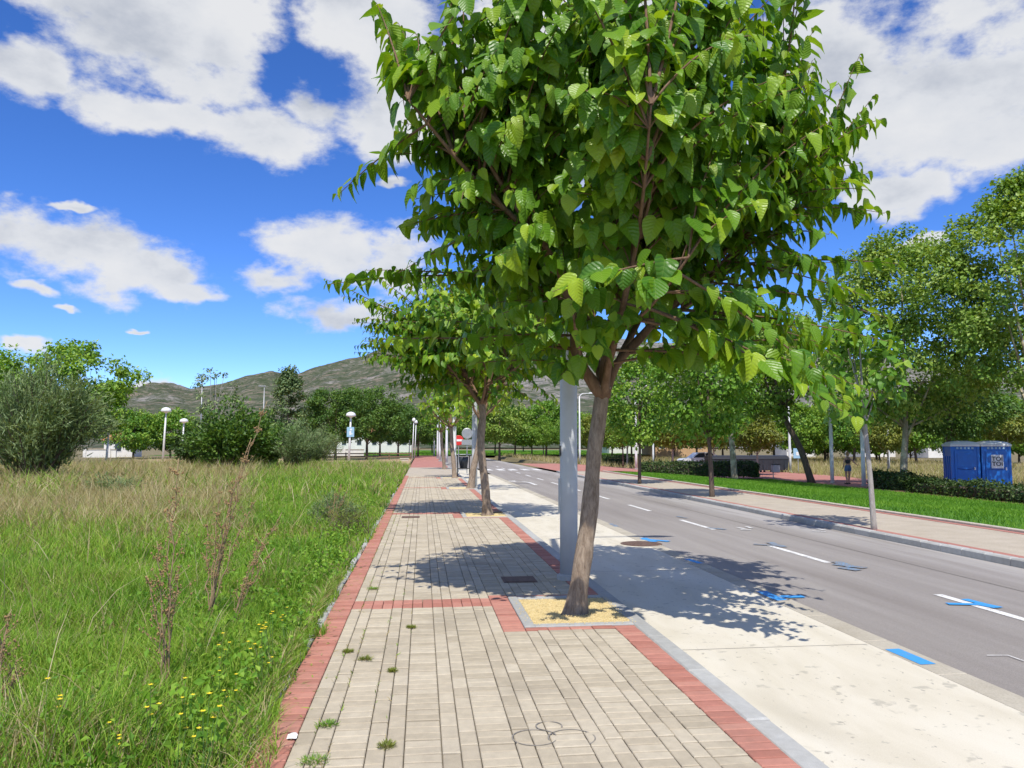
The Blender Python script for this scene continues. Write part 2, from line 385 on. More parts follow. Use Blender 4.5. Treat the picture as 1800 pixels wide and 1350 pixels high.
M['hedge_leaf'] = mat_leaf('hedge_leaf', (0.025, 0.055, 0.012), (0.045, 0.09, 0.018), (0.10, 0.15, 0.03), 0.5, 0.2)
M['bark'] = mat_bark('mulberry_bark', (0.13, 0.09, 0.062), (0.42, 0.335, 0.255), None, 10)
M['limb_bark'] = mat_bark('young_brown_bark', (0.12, 0.07, 0.042), (0.27, 0.175, 0.115))
M['plane_bark'] = mat_bark('plane_tree_bark', (0.20, 0.165, 0.115), (0.40, 0.345, 0.25), (0.52, 0.47, 0.33), 3.0)
M['dark_bark'] = mat_bark('dark_bark', (0.07, 0.052, 0.04), (0.17, 0.13, 0.10))
M['grey_bark'] = mat_bark('pale_grey_bark', (0.27, 0.24, 0.21), (0.46, 0.43, 0.39))
M['grass'] = mat_blade('field_grass', [(0.0, (0.07, 0.19, 0.018)), (0.30, (0.18, 0.35, 0.028)), (0.55, (0.32, 0.47, 0.055)), (0.68, (0.36, 0.40, 0.10)), (0.80, (0.36, 0.29, 0.135)), (0.9, (0.46, 0.38, 0.20)), (1.0, (0.56, 0.49, 0.31))])
M['lawn'] = mat_blade('mown_lawn_grass', [(0.0, (0.08, 0.21, 0.014)), (0.5, (0.145, 0.32, 0.02)), (1.0, (0.24, 0.40, 0.04))])
M['straw'] = mat_plain('dry_weed_stem', (0.30, 0.21, 0.12), 0.85, 0, 0.3, 30)
M['seed'] = mat_plain('dry_weed_seed', (0.34, 0.215, 0.095), 0.9, 0, 0.35, 40)
M['yellow'] = mat_plain('yellow_petal', (0.75, 0.58, 0.02), 0.7, 0, 0.15, 60)
M['stem'] = mat_plain('green_stem', (0.09, 0.18, 0.03), 0.7, 0, 0.2, 30)
M['paper'] = mat_plain('white_paper', (0.80, 0.80, 0.78), 0.8, 0, 0.05, 20)
M['blue'] = mat_plain('blue_cabin_plastic', (0.008, 0.15, 0.56), 0.38, 0, 0.10, 3)
M['blue_dark'] = mat_plain('dark_blue_recess', (0.005, 0.06, 0.25), 0.45, 0, 0.10, 3)
M['white'] = mat_plain('white_plastic', (0.76, 0.78, 0.78), 0.5, 0, 0.05, 3)
M['wall_white'] = mat_plain('white_render', (0.72, 0.70, 0.66), 0.9, 0, 0.08, 1)
M['wall_ochre'] = mat_plain('ochre_render', (0.52, 0.34, 0.19), 0.9, 0, 0.1, 1)
M['tile'] = mat_plain('terracotta_tile', (0.42, 0.17, 0.09), 0.9, 0, 0.2, 3)
M['sign_blue'] = mat_plain('pale_blue_sign', (0.30, 0.50, 0.66), 0.5, 0, 0.05)
M['sign_red'] = mat_plain('red_sign', (0.60, 0.03, 0.025), 0.5, 0, 0.05)
M['skin'] = mat_plain('skin', (0.52, 0.29, 0.20), 0.6, 0, 0.06, 20)
M['denim'] = mat_plain('blue_denim', (0.10, 0.17, 0.30), 0.9, 0, 0.2, 60)
M['hair'] = mat_plain('fair_hair', (0.34, 0.20, 0.09), 0.6, 0, 0.2, 60)
M['car_paint'] = mat_plain('silver_white_car_paint', (0.66, 0.68, 0.70), 0.25, 0.1, 0.03, 2)
M['stone'] = mat_world('pale_stone', (0.50, 0.45, 0.37))
M['wood'] = mat_plain('weathered_wood', (0.19, 0.12, 0.075), 0.8, 0, 0.25, 12)

# ------------------------------------------------------------------ setting: ground, hills
mb = MB()
xs = np.concatenate([np.array([-2200, -900, -400, -200, -100, -60, -40, -25, -15, -8, -4, -2, -1.0, -0.94, 2, 11.05, 11.3]), np.linspace(12, 21, 13), np.array([24, 30, 45, 80, 200, 500, 1000, 2200])])
ys = np.array([-80, -30, -5, 0, 5, 10, 15, 20, 30, 40, 60, 90, 130, 200, 400, 800, 1500, 2600])
def gz(X, Y):
    z = np.where(X > 11.1, terr(X) - 0.06, 0.0); z = np.where((X > -0.97) & (X < 11.2), -0.35, z); return z
struct('ground', grid(mb, xs, ys, gz), M['soil'])

def hills():
    prof = [(-900, 760), (-400, 735), (0, 705), (150, 690), (220, 681), (285, 677), (335, 687), (395, 674), (440, 662), (478, 652), (512, 661), (545, 650), (575, 638), (640, 624), (690, 606), (760, 588), (850, 578), (950, 582), (1050, 594), (1130, 602), (1200, 604), (1300, 612), (1450, 626), (1600, 640), (1800, 650), (2200, 690), (2700, 740)]
    az0 = [math.atan2(ray(a, b).x, ray(a, b).y) for a, b in prof]; h0 = [ray(a, b).z / math.hypot(ray(a, b).x, ray(a, b).y) for a, b in prof]
    na, nr = 560, 90
    azs = np.linspace(az0[0], az0[-1], na); ts = np.linspace(0, 1, nr)
    V = np.zeros((nr, na, 3)); RR = 1500.0
    for i, t in enumerate(ts):
        r = 420 + 1400 * t
        for j, a in enumerate(azs):
            slope = np.interp(a, az0, h0)
            rise = min(1.0, t / 0.77); env = (rise ** 1.25) if t <= 0.77 else 1.0 - 0.9 * ((t - 0.77) / 0.23) ** 1.2
            x, y = r * math.sin(a), r * math.cos(a)
            n = mnoise.fractal(Vector((x / 230, y / 230, 3.1)), 1.0, 2.1, 6) + 0.5 * abs(mnoise.noise(Vector((x / 60, y / 60, 7))))
            amp = 26 * rise * (1 - 0.85 * sst(0.62, 0.77, t) * (t < 0.80))
            n2 = mnoise.fractal(Vector((x / 38, y / 38, 1.7)), 1.0, 2.0, 4) * 3.0 * rise
            V[i, j] = (x, y, max(-2, (CAM_H + slope * (420 + 1400 * 0.77)) * env + n * amp + n2))
    i = np.arange(nr * na).reshape(nr, na)
    f = np.stack([i[:-1, :-1], i[:-1, 1:], i[1:, 1:], i[1:, :-1]], -1).reshape(-1, 4)
    m, k, b = material('scrub_hillside'); g = k.new('ShaderNodeNewGeometry'); p = g.outputs['Position']
    nz = k.new('ShaderNodeSeparateXYZ'); k.put(nz.inputs[0], g.outputs['Normal'])
    n1 = k.noise(p, 0.012, 7, 0.65, 0.5); n2 = k.noise(p, 0.07, 6, 0.7); n3 = k.noise(k.vmath('MULTIPLY', p, (1, 1, 4.0)), 0.045, 6, 0.7, 0.6)
    c = k.ramp(n2, [(0.30, (0.045, 0.062, 0.036)), (0.48, (0.085, 0.102, 0.062)), (0.66, (0.16, 0.155, 0.11))])
    c = k.mix(k.maprange(n3, 0.50, 0.64, 0, 0.85), c, (0.26, 0.205, 0.17))
    sx = k.new('ShaderNodeSeparateXYZ'); k.put(sx.inputs[0], p)
    rocky = k.math('ADD', n1, k.math('MULTIPLY', k.maprange(sx.outputs[0], -150, 500), 0.16))
    c = k.mix(k.maprange(k.math('ADD', rocky, k.math('MULTIPLY', n2, 0.25)), 0.66, 0.80, 0, 0.75), c, k.ramp(n2, [(0.35, (0.19, 0.18, 0.175)), (0.65, (0.37, 0.34, 0.325))]))
    c = k.mix(k.maprange(k.noise(p, 0.16, 4, 0.7), 0.50, 0.60, 0, 0.8), c, (0.05, 0.075, 0.035))
    c = k.mix(k.maprange(k.noise(p, 0.10, 4, 0.7), 0.57, 0.66, 0, 0.55), c, (0.30, 0.27, 0.25))
    k.put(b.inputs['Base Color'], c); b.inputs['Roughness'].default_value = 1.0; b.inputs['Specular IOR Level'].default_value = 0.05
    k.put(b.inputs['Normal'], k.bump(k.math('ADD', n3, n2), 0.8, 6.0))
    struct('hills', MB().add(V.reshape(-1, 3), f), m, None, True)
def sst(a, b, x):
    t = min(1, max(0, (x - a) / (b - a))); return t * t * (3 - 2 * t)
hills()

# ------------------------------------------------------------------ setting: left pavement built paver by paver
TREE_Y = [G(1010, 1075).y, G(857, 905).y, G(827, 858).y, G(803, 840).y]
XL, XF0, XF1, XR, XK = -0.88, -0.68, 1.72, 1.92, 2.07
PIT = [(0.92, 1.92, ty - 0.60, ty + 0.76) for ty in TREE_Y]       # grey rim outside, gravel inside
left = struct('left_pavement', MB().box((0.52, 28, -0.06), (2.80, 72, 0.06)), M['bed'])
def paver_mesh(sx, sy):
    return MB().box((0, 0, 0), (sx, sy, 0.05), ch=0.005)
pieces = []                                                         # x, y, sx, sy, red
def column(x0, x1, L, off, red, y0, y1, forb):
    y = y0 - off
    while y < y1:
        segs = [(max(y, y0), min(y + L, y1))]
        for (a, b) in forb:
            nxt = []
            for (p, q) in segs:
                if q <= a or p >= b: nxt.append((p, q))
                else:
                    if p < a: nxt.append((p, a))
                    if q > b: nxt.append((b, q))
            segs = nxt
        for (p, q) in segs:
            if q - p > 0.025: pieces.append(((x0 + x1) / 2, (p + q) / 2, x1 - x0, q - p, red))
        y += L
YA, YB = -3.0, 41.0
bands = [(ty + 0.36, ty + 0.76) for ty in TREE_Y]                  # red cross band level with each tree
column(XL, XF0, 0.1, 0.0, 1, YA, YB, [])
column(XF1, XR, 0.1, 0.05, 1, YA, YB, [(p[2] - 0.003, p[3] + 0.003) for p in PIT])
x = XF0; ci = 0
while x < XF1 - 0.01:
    wide = ci % 3 == 2; wdt = 0.2 if wide else 0.1
    fb = []
    for (a, b), p in zip(bands, PIT):
        fb.append((a, b))
        if x + wdt > p[0] - 0.2 + 0.01: fb.append((p[2] - 0.1, p[3] + 0.1))
    column(x, x + wdt, 0.1 if wide else 0.2, 0.1 * (ci % 2), 0, YA, YB, fb)
    x += wdt; ci += 1
for (a, b), p in zip(bands, PIT):
    xx = XF0
    while xx < p[0] - 0.21:
        for q_ in (0.1, 0.3): pieces.append((xx + 0.05, a + q_, 0.1, 0.2, 1))
        xx += 0.1
    x0 = p[0] - 0.2
    yy = p[2] - 0.1
    while yy < p[3] + 0.1 - 0.02: pieces.append(((x0 + p[0]) / 2, yy + 0.05, p[0] - x0, 0.1, 1)); yy += 0.1
    xx = p[0]
    while xx < XF1 - 0.03:
        w_ = min(0.2, XF1 - xx); pieces.append((xx + w_ / 2, p[2] - 0.05, w_, 0.1, 1)); pieces.append((xx + w_ / 2, p[3] + 0.05, w_, 0.1, 1)); xx += 0.2
rng = np.random.default_rng(3); JT = 0.0048
def in_view(x, y):
    v = Vector((x, y, -CAM_H)); f = v.x * SY + v.y * CY
    if f * CP + v.z * SP < 0.5: return False
    zc = f * CP + v.z * SP; a = (v.x * CY - v.y * SY) / zc; b = (-f * SP + v.z * CP) / zc
    return abs(a) < 0.675 and -0.505 < b
vis = sorted([i for i, p in enumerate(pieces) if in_view(p[0], p[1])], key=lambda i: pieces[i][0] ** 2 + pieces[i][1] ** 2)
single = set(vis[:300]); cache = {}; rest = [MB(), MB()]
for i, (px_, py_, sx, sy, red) in enumerate(pieces):
    dz = rng.normal(0, 0.0016); tilt = rng.normal(0, 0.009, 2)
    if i in single:
        key = (round(sx, 3), round(sy, 3), red)
        if key not in cache:
            me = paver_mesh(sx - JT, sy - 0.0115).mesh('paver'); me.materials.append(M['red_paver' if red else 'paver']); cache[key] = me
        o = obj('paver', cache[key], None, left, (px_, py_, -0.025 + dz)); o.rotation_euler = (tilt[0], tilt[1], 0)
    else:
        q = paver_mesh(sx - JT, sy - 0.0115); v = q.v[0].copy(); v[:, 2] += v[:, 0] * tilt[1] + v[:, 1] * tilt[0]
        rest[red].add(v + np.array((px_, py_, -0.025 + dz)), q.f[0]) if len(q.f) == 1 else None
        if len(q.f) > 1: rest[red].add(v + np.array((px_, py_, -0.025 + dz)), np.concatenate(q.f))
tag(rest[0].build('paver_field', M['paver'], left), kind='stuff'); tag(rest[1].build('red_paver_bands', M['red_paver'], left), kind='stuff')
struct('pavement_far_end', MB().box((0.52, 48.5, -0.031), (2.79, 14.98, 0.05)), M['pave_far'], left)
struct('red_pavement_end', MB().box((0.52, 86.0, -0.031), (2.79, 59.9, 0.05)), M['red_far'], left)
# kerb stones between pavement and parking lane, edging on the field side
kerb_me = MB().box((0, 0, 0), (0.15, 0.99, 0.22), ch=0.012).mesh('kerb_stone'); kerb_me.materials.append(M['kerb'])
for i in range(62):
    o = obj('kerb_stone', kerb_me, None, left, ((XR + XK) / 2 + 0.002, -3 + i * 1.0, -0.112 + rng.normal(0, 0.002)))
edge_me = MB().box((0, 0, 0), (0.07, 0.48, 0.16), ch=0.01).mesh('edging_stone'); edge_me.materials.append(M['kerb'])
for i in range(60):
    if rng.random() < 0.12: continue
    o = obj('edging_stone', edge_me, None, left, (XL - 0.04 + rng.normal(0, 0.006), 0.5 + i * 0.5, -0.075 + rng.normal(0, 0.008))); o.rotation_euler = (rng.normal(0, .01), rng.normal(0, .04), rng.normal(0, .02))
# tree pits
for ty, p in zip(TREE_Y, PIT):
    pit = struct('tree_pit', MB().box(((p[0] + p[1]) / 2, (p[2] + p[3]) / 2, -0.05), (p[1] - p[0] - 0.1, p[3] - p[2] - 0.1, 0.03)), M['bed'], left)
    rim = MB(); w = 0.1
    rim.box((p[0] + w / 2, (p[2] + p[3]) / 2, -0.02), (w, p[3] - p[2], 0.06), ch=0.006)
    rim.box(((p[0] + w + p[1]) / 2, p[2] + w / 2, -0.021), (p[1] - p[0] - w, w, 0.06), ch=0.006)
    rim.box(((p[0] + w + p[1]) / 2, p[3] - w / 2, -0.021), (p[1] - p[0] - w, w, 0.06), ch=0.006)
    rim.build('rim', M['kerb'], pit)
    gm = MB(); gx = np.linspace(p[0] + w, p[1] - 0.004, 40); gy = np.linspace(p[2] + w, p[3] - w, 46)
    def gzf(X, Y, ty=ty):
        r = np.hypot(X - 1.48, (Y - ty)); nz = np.sin(X * 91 + Y * 67) * np.sin(Y * 113 - X * 41)
        return -0.008 + 0.003 * nz - 0.05 * np.exp(-(r / 0.14) ** 4)
    tag(grid(gm, gx, gy, gzf).build('gravel', M['gravel'], pit, True), kind='stuff')

# ------------------------------------------------------------------ parking lane, road, markings
ZR = -0.10
lane = struct('parking_lane', MB(), M['concrete']) if False else None
mb = MB(); grid(mb, np.linspace(XK - 0.02, 3.86, 12), np.linspace(-8, 57, 60), lambda X, Y: ZR + 0.0 * X)
lane = struct('parking_lane', mb, M['concrete'])
gut = mat_ground('gutter_concrete', [(0.3, (0.36, 0.32, 0.25)), (0.7, (0.50, 0.46, 0.38))], 1.5)
gm_ = MB().box((0, 0, 0), (0.236, 0.985, 0.08), ch=0.006).mesh('gutter_slab'); gm_.materials.append(gut)
for i in range(50): obj('gutter_slab', gm_, None, lane, (3.98, -4 + i * 1.0, ZR - 0.036 + rng.normal(0, .001)))
mb = MB(); grid(mb, np.linspace(4.10, 8.36, 10), np.linspace(-8, 118, 80), lambda X, Y: ZR - 0.004 + 0 * X)
road = struct('road', mb, M['asphalt'])
mb = MB(); grid(mb, np.array([XK - 0.05, 4.10]), np.array([56.9, 118.0]), lambda X, Y: ZR - 0.004 + 0 * X); struct('road_widening', mb, M['asphalt'], road)
def decal(name, pts, mat, parent, z):
    return MB().add([(p[0], p[1], z) for p in pts], [tuple(range(len(pts)))]).build(name, mat, parent)
ZP = ZR + 0.001
y = 6.35
while y < 60:
    decal('lane_dash', [(5.87, y), (5.98, y), (5.98, y + 2.05), (5.87, y + 2.05)], M['white_paint'], road, ZP); y += 4.45
def stroke(mb, pts, w, z):
    pts = [Vector((p[0], p[1])) for p in pts]
    L, Rr = [], []
    for i, p in enumerate(pts):
        t = (pts[min(i + 1, len(pts) - 1)] - pts[max(i - 1, 0)]).normalized(); n = Vector((-t.y, t.x))
        ww = (w[i] if hasattr(w, '__len__') else w) / 2
        L.append(p + n * ww); Rr.append(p - n * ww)
    n = len(pts); v = [(q.x, q.y, z) for q in L] + [(q.x, q.y, z) for q in Rr]
    mb.add(v, [(i, i + 1, n + i + 1, n + i)[::-1] for i in range(n - 1)])
def gp(px, py): g = G(px, py, ZR); return (g.x, g.y)
def spray(name, strokes, width, mat):
    m_ = MB()
    for j, s_ in enumerate(strokes): stroke(m_, [gp(*q) for q in s_], width, ZP + 0.005 + 0.0008 * (j + 1))
    m_.build(name, mat, road)
spray('blue_spray_bar', [[(1568, 1142), (1632, 1169)]], 0.13, M['blue_paint'])
spray('blue_spray_arrow', [[(1665, 1062), (1718, 1063), (1752, 1069)], [(1695, 1054), (1730, 1063), (1758, 1069)]], 0.10, M['blue_paint'])
spray('blue_spray_smear', [[(1466, 992), (1522, 999)], [(1476, 998), (1510, 1003)], [(1470, 988), (1500, 998)]], 0.16, M['blue_faint'])
spray('blue_spray_arrow', [[(1325, 957), (1374, 960)], [(1352, 954), (1378, 962)]], 0.14, M['blue_faint'])
spray('blue_spray_mark', [[(1338, 1040), (1366, 1053), (1376, 1056)], [(1372, 1050), (1412, 1049)]], 0.13, M['blue_paint'])
spray('blue_spray_mark', [[(1207, 983), (1232, 991)]], 0.10, M['blue_paint'])
spray('blue_spray_mark', [[(1129, 948), (1176, 952)], [(1130, 946), (1150, 953)]], 0.14, M['blue_paint'])
spray('blue_spray_mark', [[(1073, 921), (1084, 926)]], 0.10, M['blue_faint'])
spray('blue_spray_smear', [[(1243, 928), (1276, 931)]], 0.09, M['blue_faint'])
spray('blue_spray_smear', [[(1190, 908), (1207, 911)]], 0.09, M['blue_faint'])
for (a, b_) in (((1297, 928), (1310, 930)), ((1302, 932), (1320, 932)), ((1312, 926), (1322, 929)), ((1428, 934), (1452, 935)), ((1436, 930), (1450, 932))):
    spray('white_paint_patch', [[a, b_]], 0.09, M['white_paint'])
spray('chalk_line', [[(1735, 1153), (1772, 1153), (1800, 1163)]], 0.014, M['white_paint'])
am = MB(); stroke(am, [(4.9, 33.0), (4.9, 35.2), (4.7, 36.0), (4.3, 36.4)], [0.16, 0.16, 0.16, 0.14], ZP); am.add([(4.45, 37.0, ZP + .001), (3.9, 36.6, ZP + .001), (4.40, 35.9, ZP + .001)], [(0, 1, 2)]); am.build('turn_arrow', M['white_paint'], road)
for i in range(5): decal('crossing_bar', [(4.35 + i * 0.85, 52), (4.80 + i * 0.85, 52), (4.80 + i * 0.85, 55), (4.35 + i * 0.85, 55)], M['white_paint'], road, ZP)
sm = MB(); stroke(sm, [(7.05, -5), (7.05, 30), (7.05, 60)], 0.016, ZP); sm.build('tar_seam', M['stain'], road)
# manhole cover in the lane and access covers in the pavement
g = G(1127, 956, ZR)
mh = thing('manhole_cover', 'round rusty manhole cover set in the pale parking lane', 'manhole cover', (g.x, g.y, ZR))
MB().lathe([(0.36, 0.001), (0.36, 0.006), (0.33, 0.007)], seg=28).build('frame', M['iron'], mh)
cv = MB().lathe([(0.315, 0.004), (0.315, 0.012), (0.30, 0.013)], seg=28)
for a in range(-4, 5): cv.box((a * 0.06, 0, 0.0145), (0.02, 0.5 * math.sqrt(max(0.05, 1 - (a / 5) ** 2)), 0.005))
cv.build('cover', M['iron'], mh)
for (px_, py_, lab) in ((912, 1019, 'square rusty access cover in pavement in the shade by the grey lamp post'), (722, 909, 'dark access cover in pavement near its left edge'), (868, 900, 'small access cover in pavement beside the second street tree')):
    g = G(px_, py_)
    t = thing('access_cover', lab, 'access cover', (g.x, g.y, 0.001))
    MB().box((0, 0, 0.003), (0.40, 0.40, 0.006)).build('frame', M['iron'], t); MB().box((0, 0, 0.008), (0.34, 0.34, 0.006), ch=0.002).build('lid', M['iron'], t)
# rubber rings left on the pavers, bottom centre
ring = MB()
for (cx, cy, rx, a0, a1) in ((940, 1297, 0.125, 10, 330), (1005, 1298, 0.13, -60, 190), (965, 1277, 0.075, -20, 250)):
    c_ = G(cx, cy); stroke(ring, [(c_.x + rx * math.cos(R_(a)), c_.y + rx * 0.95 * math.sin(R_(a))) for a in np.linspace(a0, a1, 30)], 0.008, 0.0045)
ring.build('ring_stain', M['stain'], left)

# ------------------------------------------------------------------ right side: kerb, pavement, lawn, plaza
rp = struct('right_pavement', MB().box((9.78, 20, -0.08), (2.46, 54, 0.15)), M['pave_far'])
MB().box((8.63, 20, -0.003), (0.16, 53.9, 0.012)).build('red_edge_band', M['red_far'], rp)
MB().box((10.93, 20, -0.003), (0.16, 53.9, 0.012)).build('red_edge_band', M['red_far'], rp)
ks = MB().box((0, 0, 0), (0.17, 0.49, 0.30), ch=0.02).mesh('kerb_stone'); ks.materials.append(M['kerb'])
for i in range(106): obj('kerb_stone', ks, None, rp, (8.455, -5 + i * 0.5, -0.142 + rng.normal(0, .002)))
es = MB().box((0, 0, 0), (0.12, 0.99, 0.2), ch=0.012).mesh('edging_stone'); es.materials.append(M['stone'])
for i in range(52): obj('edging_stone', es, None, rp, (11.08, -5 + i * 1.0, -0.05))
mb = MB(); grid(mb, np.linspace(11.14, 21.4, 24), np.linspace(-4, 45.4, 40), lambda X, Y: terr(X)); lawn = struct('lawn', mb, M['lawn_soil'])
mb = MB(); grid(mb, np.array([21.4, 23, 25, 27.5]), np.linspace(-5, 47, 8), lambda X, Y: terr(X) + 0.004); plaza = struct('red_path', mb, M['red_far'])
mb = MB(); grid(mb, np.concatenate([[8.37], np.linspace(11.3, 20.5, 9), [24, 28]]), np.linspace(47.05, 66, 6), lambda X, Y: terr(X) + 0.006); struct('red_plaza', mb, M['red_far'])
mb = MB(); grid(mb, np.array([-40, -20, 0, 20, 40.0]), np.array([118.1, 125, 150, 190]), lambda X, Y: 0.03 + 0.004 * (Y - 118)); struct('far_lawn', mb, M['lawn_soil'])
mb = MB(); grid(mb, np.linspace(-30, -1.1, 8), np.linspace(60, 90, 5), lambda X, Y: 0.012 + 0 * X); struct('sandy_path', mb, mat_ground('sandy_ground', [(0.3, (0.36, 0.25, 0.15)), (0.7, (0.50, 0.37, 0.24))], 0.5))

# ------------------------------------------------------------------ grass
def blades(mb, X, Y, Z, H, W, lean, col, rng, seg=2):
    n = len(X); a = rng.uniform(0, 2 * np.pi, n); ca, sa = np.cos(a), np.sin(a); b = rng.uniform(0, 2 * np.pi, n)
    lx, ly = np.cos(b) * lean * H, np.sin(b) * lean * H
    rows = []; at = []
    for i in range(seg):
        t = i / seg; w = W * (1 - 0.55 * t) / 2; q = t ** 1.8
        for s_ in (-1, 1):
            rows.append(np.stack([X + s_ * w * ca + lx * q, Y + s_ * w * sa + ly * q, Z + H * t * (1 - 0.18 * t * lean)], -1)); at.append(t)
    rows.append(np.stack([X + lx, Y + ly, Z + H * (1 - 0.25 * lean)], -1)); at.append(1.0)
    V = np.stack(rows, 1); K = V.shape[1]; base = np.arange(n)[:, None] * K
    A = np.zeros((n, K, 3)); A[:, :, 1] = np.array(at)[None]; A[:, :, 2] = col[:, None]
    tri = []
    for i in range(seg - 1):
        o = 2 * i; tri += [(o, o + 1, o + 3), (o, o + 3, o + 2)]
    o = 2 * (seg - 1); tri.append((o, o + 1, o + 2))
    f = (base[:, None, :] + np.array(tri)[None]).reshape(-1, 3)
    mb.add(V.reshape(-1, 3), f, A.reshape(-1, 3))
def vnoise(X, Y, s, seed=0):
    r = np.random.default_rng(seed); g = r.random((64, 64)); x, y = np.abs(X / s + 17.3), np.abs(Y / s + 31.7)
    i, j = np.floor(x).astype(int), np.floor(y).astype(int); u, v = x - i, y - j; u, v = u * u * (3 - 2 * u), v * v * (3 - 2 * v)
    a, b, c, d = g[i % 64, j % 64], g[(i + 1) % 64, j % 64], g[i % 64, (j + 1) % 64], g[(i + 1) % 64, (j + 1) % 64]
    return (a * (1 - u) + b * u) * (1 - v) + (c * (1 - u) + d * u) * v
def dryness(X, Y):
    d = 0.12 + 0.90 * sstep(11.5, 17.0, Y) * sstep(0.6, -1.6, X + 0.20 * Y) + 0.40 * sstep(32, 46, Y)
    return np.clip(d + 0.60 * (vnoise(X, Y, 1.7, 4) - 0.5) + 0.45 * (vnoise(X, Y, 0.5, 5) - 0.5), 0, 1)
def field(n, y0, y1, hmul, W, seg, seed, xpad=2.0, pw=1.0):
    r = np.random.default_rng(seed); Y = y0 + (y1 - y0) * r.random(n) ** pw
    X = -0.90 - (0.62 * Y + xpad) * r.random(n) + 0.22 * (vnoise(Y * 3, Y * 0 + seed, 1.0, 2) - 0.45)
    cl = vnoise(X, Y, 0.35, 6); keep = cl > 0.22 * r.random(n); X, Y = X[keep], Y[keep]; n = len(X)
    d = dryness(X, Y); edge = sstep(0.0, 0.9, -0.90 - X)
    H = (0.13 + 0.33 * vnoise(X, Y, 0.8, 8) * (0.3 + 0.7 * r.random(n))) * (0.45 + 0.55 * edge) * (1 + 1.0 * d) * hmul
    isdry = r.random(n) < 0.10 + d * 0.85; H = np.where(isdry & (r.random(n) < 0.75), H * 0.7, H)
    col = np.where(isdry, 0.72 + 0.28 * r.random(n), np.clip(0.05 + 0.5 * r.random(n) + 0.25 * (vnoise(X, Y, 1.1, 9) - 0.4), 0, 0.66))
    m_ = MB(); blades(m_, X, Y, np.zeros(n) - 0.01, H, W * (0.7 + 0.6 * r.random(n)), 0.15 + 0.75 * r.random(n), col, r, seg); return m_
gr = field(95000, 2.2, 10.0, 1.0, 0.0075, 3, 11, 1.5, 0.8).build('field_grass', M['grass'], None, False, True)
tag(gr, 'lush green grass growing in the field beside the pavement', 'grass', None, 'stuff')
gr = field(85000, 10.0, 24.0, 1.05, 0.014, 2, 12, 3.0, 0.9).build('field_grass', M['grass'], None, False, True)
tag(gr, 'green and straw grass in the middle of the field', 'grass', None, 'stuff')
gr = field(70000, 24.0, 60.0, 1.7, 0.03, 2, 13, 5.0, 0.9).build('dry_grass', M['grass'], None, False, True)
tag(gr, 'dry straw-coloured grass at the far side of the field', 'grass', None, 'stuff')
r = np.random.default_rng(20); n = 11000; Y = 3 + 52 * r.random(n) ** 0.75; X = -1.3 - (0.62 * Y + 2) * r.random(n)
kp = r.random(n) < 0.10 + dryness(X, Y) ** 1.5; X, Y = X[kp], Y[kp]; n = len(X); m_ = MB()
blades(m_, X, Y, np.zeros(n), 0.35 + 0.45 * r.random(n), 0.005 + 0.0006 * Y, 0.2 + 0.7 * r.random(n), 0.80 + 0.2 * r.random(n), r, 3)
tag(m_.build('dry_stalks', M['grass'], None, False, True), 'thin pale straw stalks standing above the field grass', 'grass', None, 'stuff')
r = np.random.default_rng(21); n = 90000
Y = 2 + 43.3 * r.random(n) ** 0.8; X = 11.18 + 10.2 * r.random(n)
lw = MB(); blades(lw, X, Y, terr(X), 0.05 + 0.06 * r.random(n), np.full(n, 0.022), 0.2 + 0.6 * r.random(n), np.clip(r.random(n) * 0.6 + 0.5 * (vnoise(X, Y, 1.5, 3) - 0.3), 0, 1), r, 1)
tag(lw.build('lawn_grass', M['lawn'], None, False, True), 'short mown grass of the lawn beside the right pavement', 'grass', None, 'stuff')
n = 22000; Y = 66 + 50 * r.random(n); X = 12 + 50 * r.random(n)
lw = MB(); blades(lw, X, Y, terr(X) - 0.05, 0.35 + 0.4 * r.random(n), np.full(n, 0.07), 0.2 + 0.6 * r.random(n), 0.70 + 0.3 * r.random(n), r, 1)
n = 20000; Y = 30 + 40 * r.random(n); X = 27.6 + 25 * r.random(n)
blades(lw, X, Y, terr(X) - 0.05, 0.25 + 0.35 * r.random(n), np.full(n, 0.05), 0.2 + 0.6 * r.random(n), 0.66 + 0.34 * r.random(n), r, 1)
tag(lw.build('dry_meadow', M['grass'], None, False, True), 'tan dry meadow beyond the red path on the right', 'grass', None, 'stuff')
n = 26000; Y = 118 + 50 * r.random(n); X = -25 + 60 * r.random(n)
lw = MB(); blades(lw, X, Y, 0.03 + 0.004 * (Y - 118), 0.10 + 0.1 * r.random(n), np.full(n, 0.10), 0.2 + 0.6 * r.random(n), r.random(n), r, 1)
tag(lw.build('far_lawn_grass', M['lawn'], None, False, True), 'bright green lawn at the far end of the street', 'grass', None, 'stuff')

# ------------------------------------------------------------------ leaves
def norm(v): return v / np.maximum(np.linalg.norm(v, axis=-1, keepdims=True), 1e-9)
def leaf_template(rows=7):
    if rows == 7:
        vs = [-0.07, 0.08, 0.28, 0.50, 0.72, 0.88, 1.0]; ws = [0.16, 0.36, 0.43, 0.385, 0.26, 0.12, 0.0]; us = [-1, -0.5, 0, 0.5, 1]
    else:
        vs = [0.0, 0.22, 0.6, 1.0]; ws = [0.12, 0.42, 0.33, 0.0]; us = [-1, 0, 1]
    V = []; A = []
    for v, w in zip(vs, ws):
        for u in us:
            vv = v + (0.07 if (v < 0 and u == 0) else 0)
            V.append((u * w, vv, 0.30 * abs(u) * w - 0.26 * max(v, 0) ** 2 + 0.02 * math.sin(9 * v + 2 * u) * abs(u))); A.append((u * w / 0.43, v, 0))
    k = len(us); f = [(i * k + j, i * k + j + 1, (i + 1) * k + j + 1, (i + 1) * k + j) for i in range(len(vs) - 1) for j in range(k - 1)]
    return np.array(V), np.array(f), np.array(A)
LT7, LT4 = leaf_template(7), leaf_template(4)
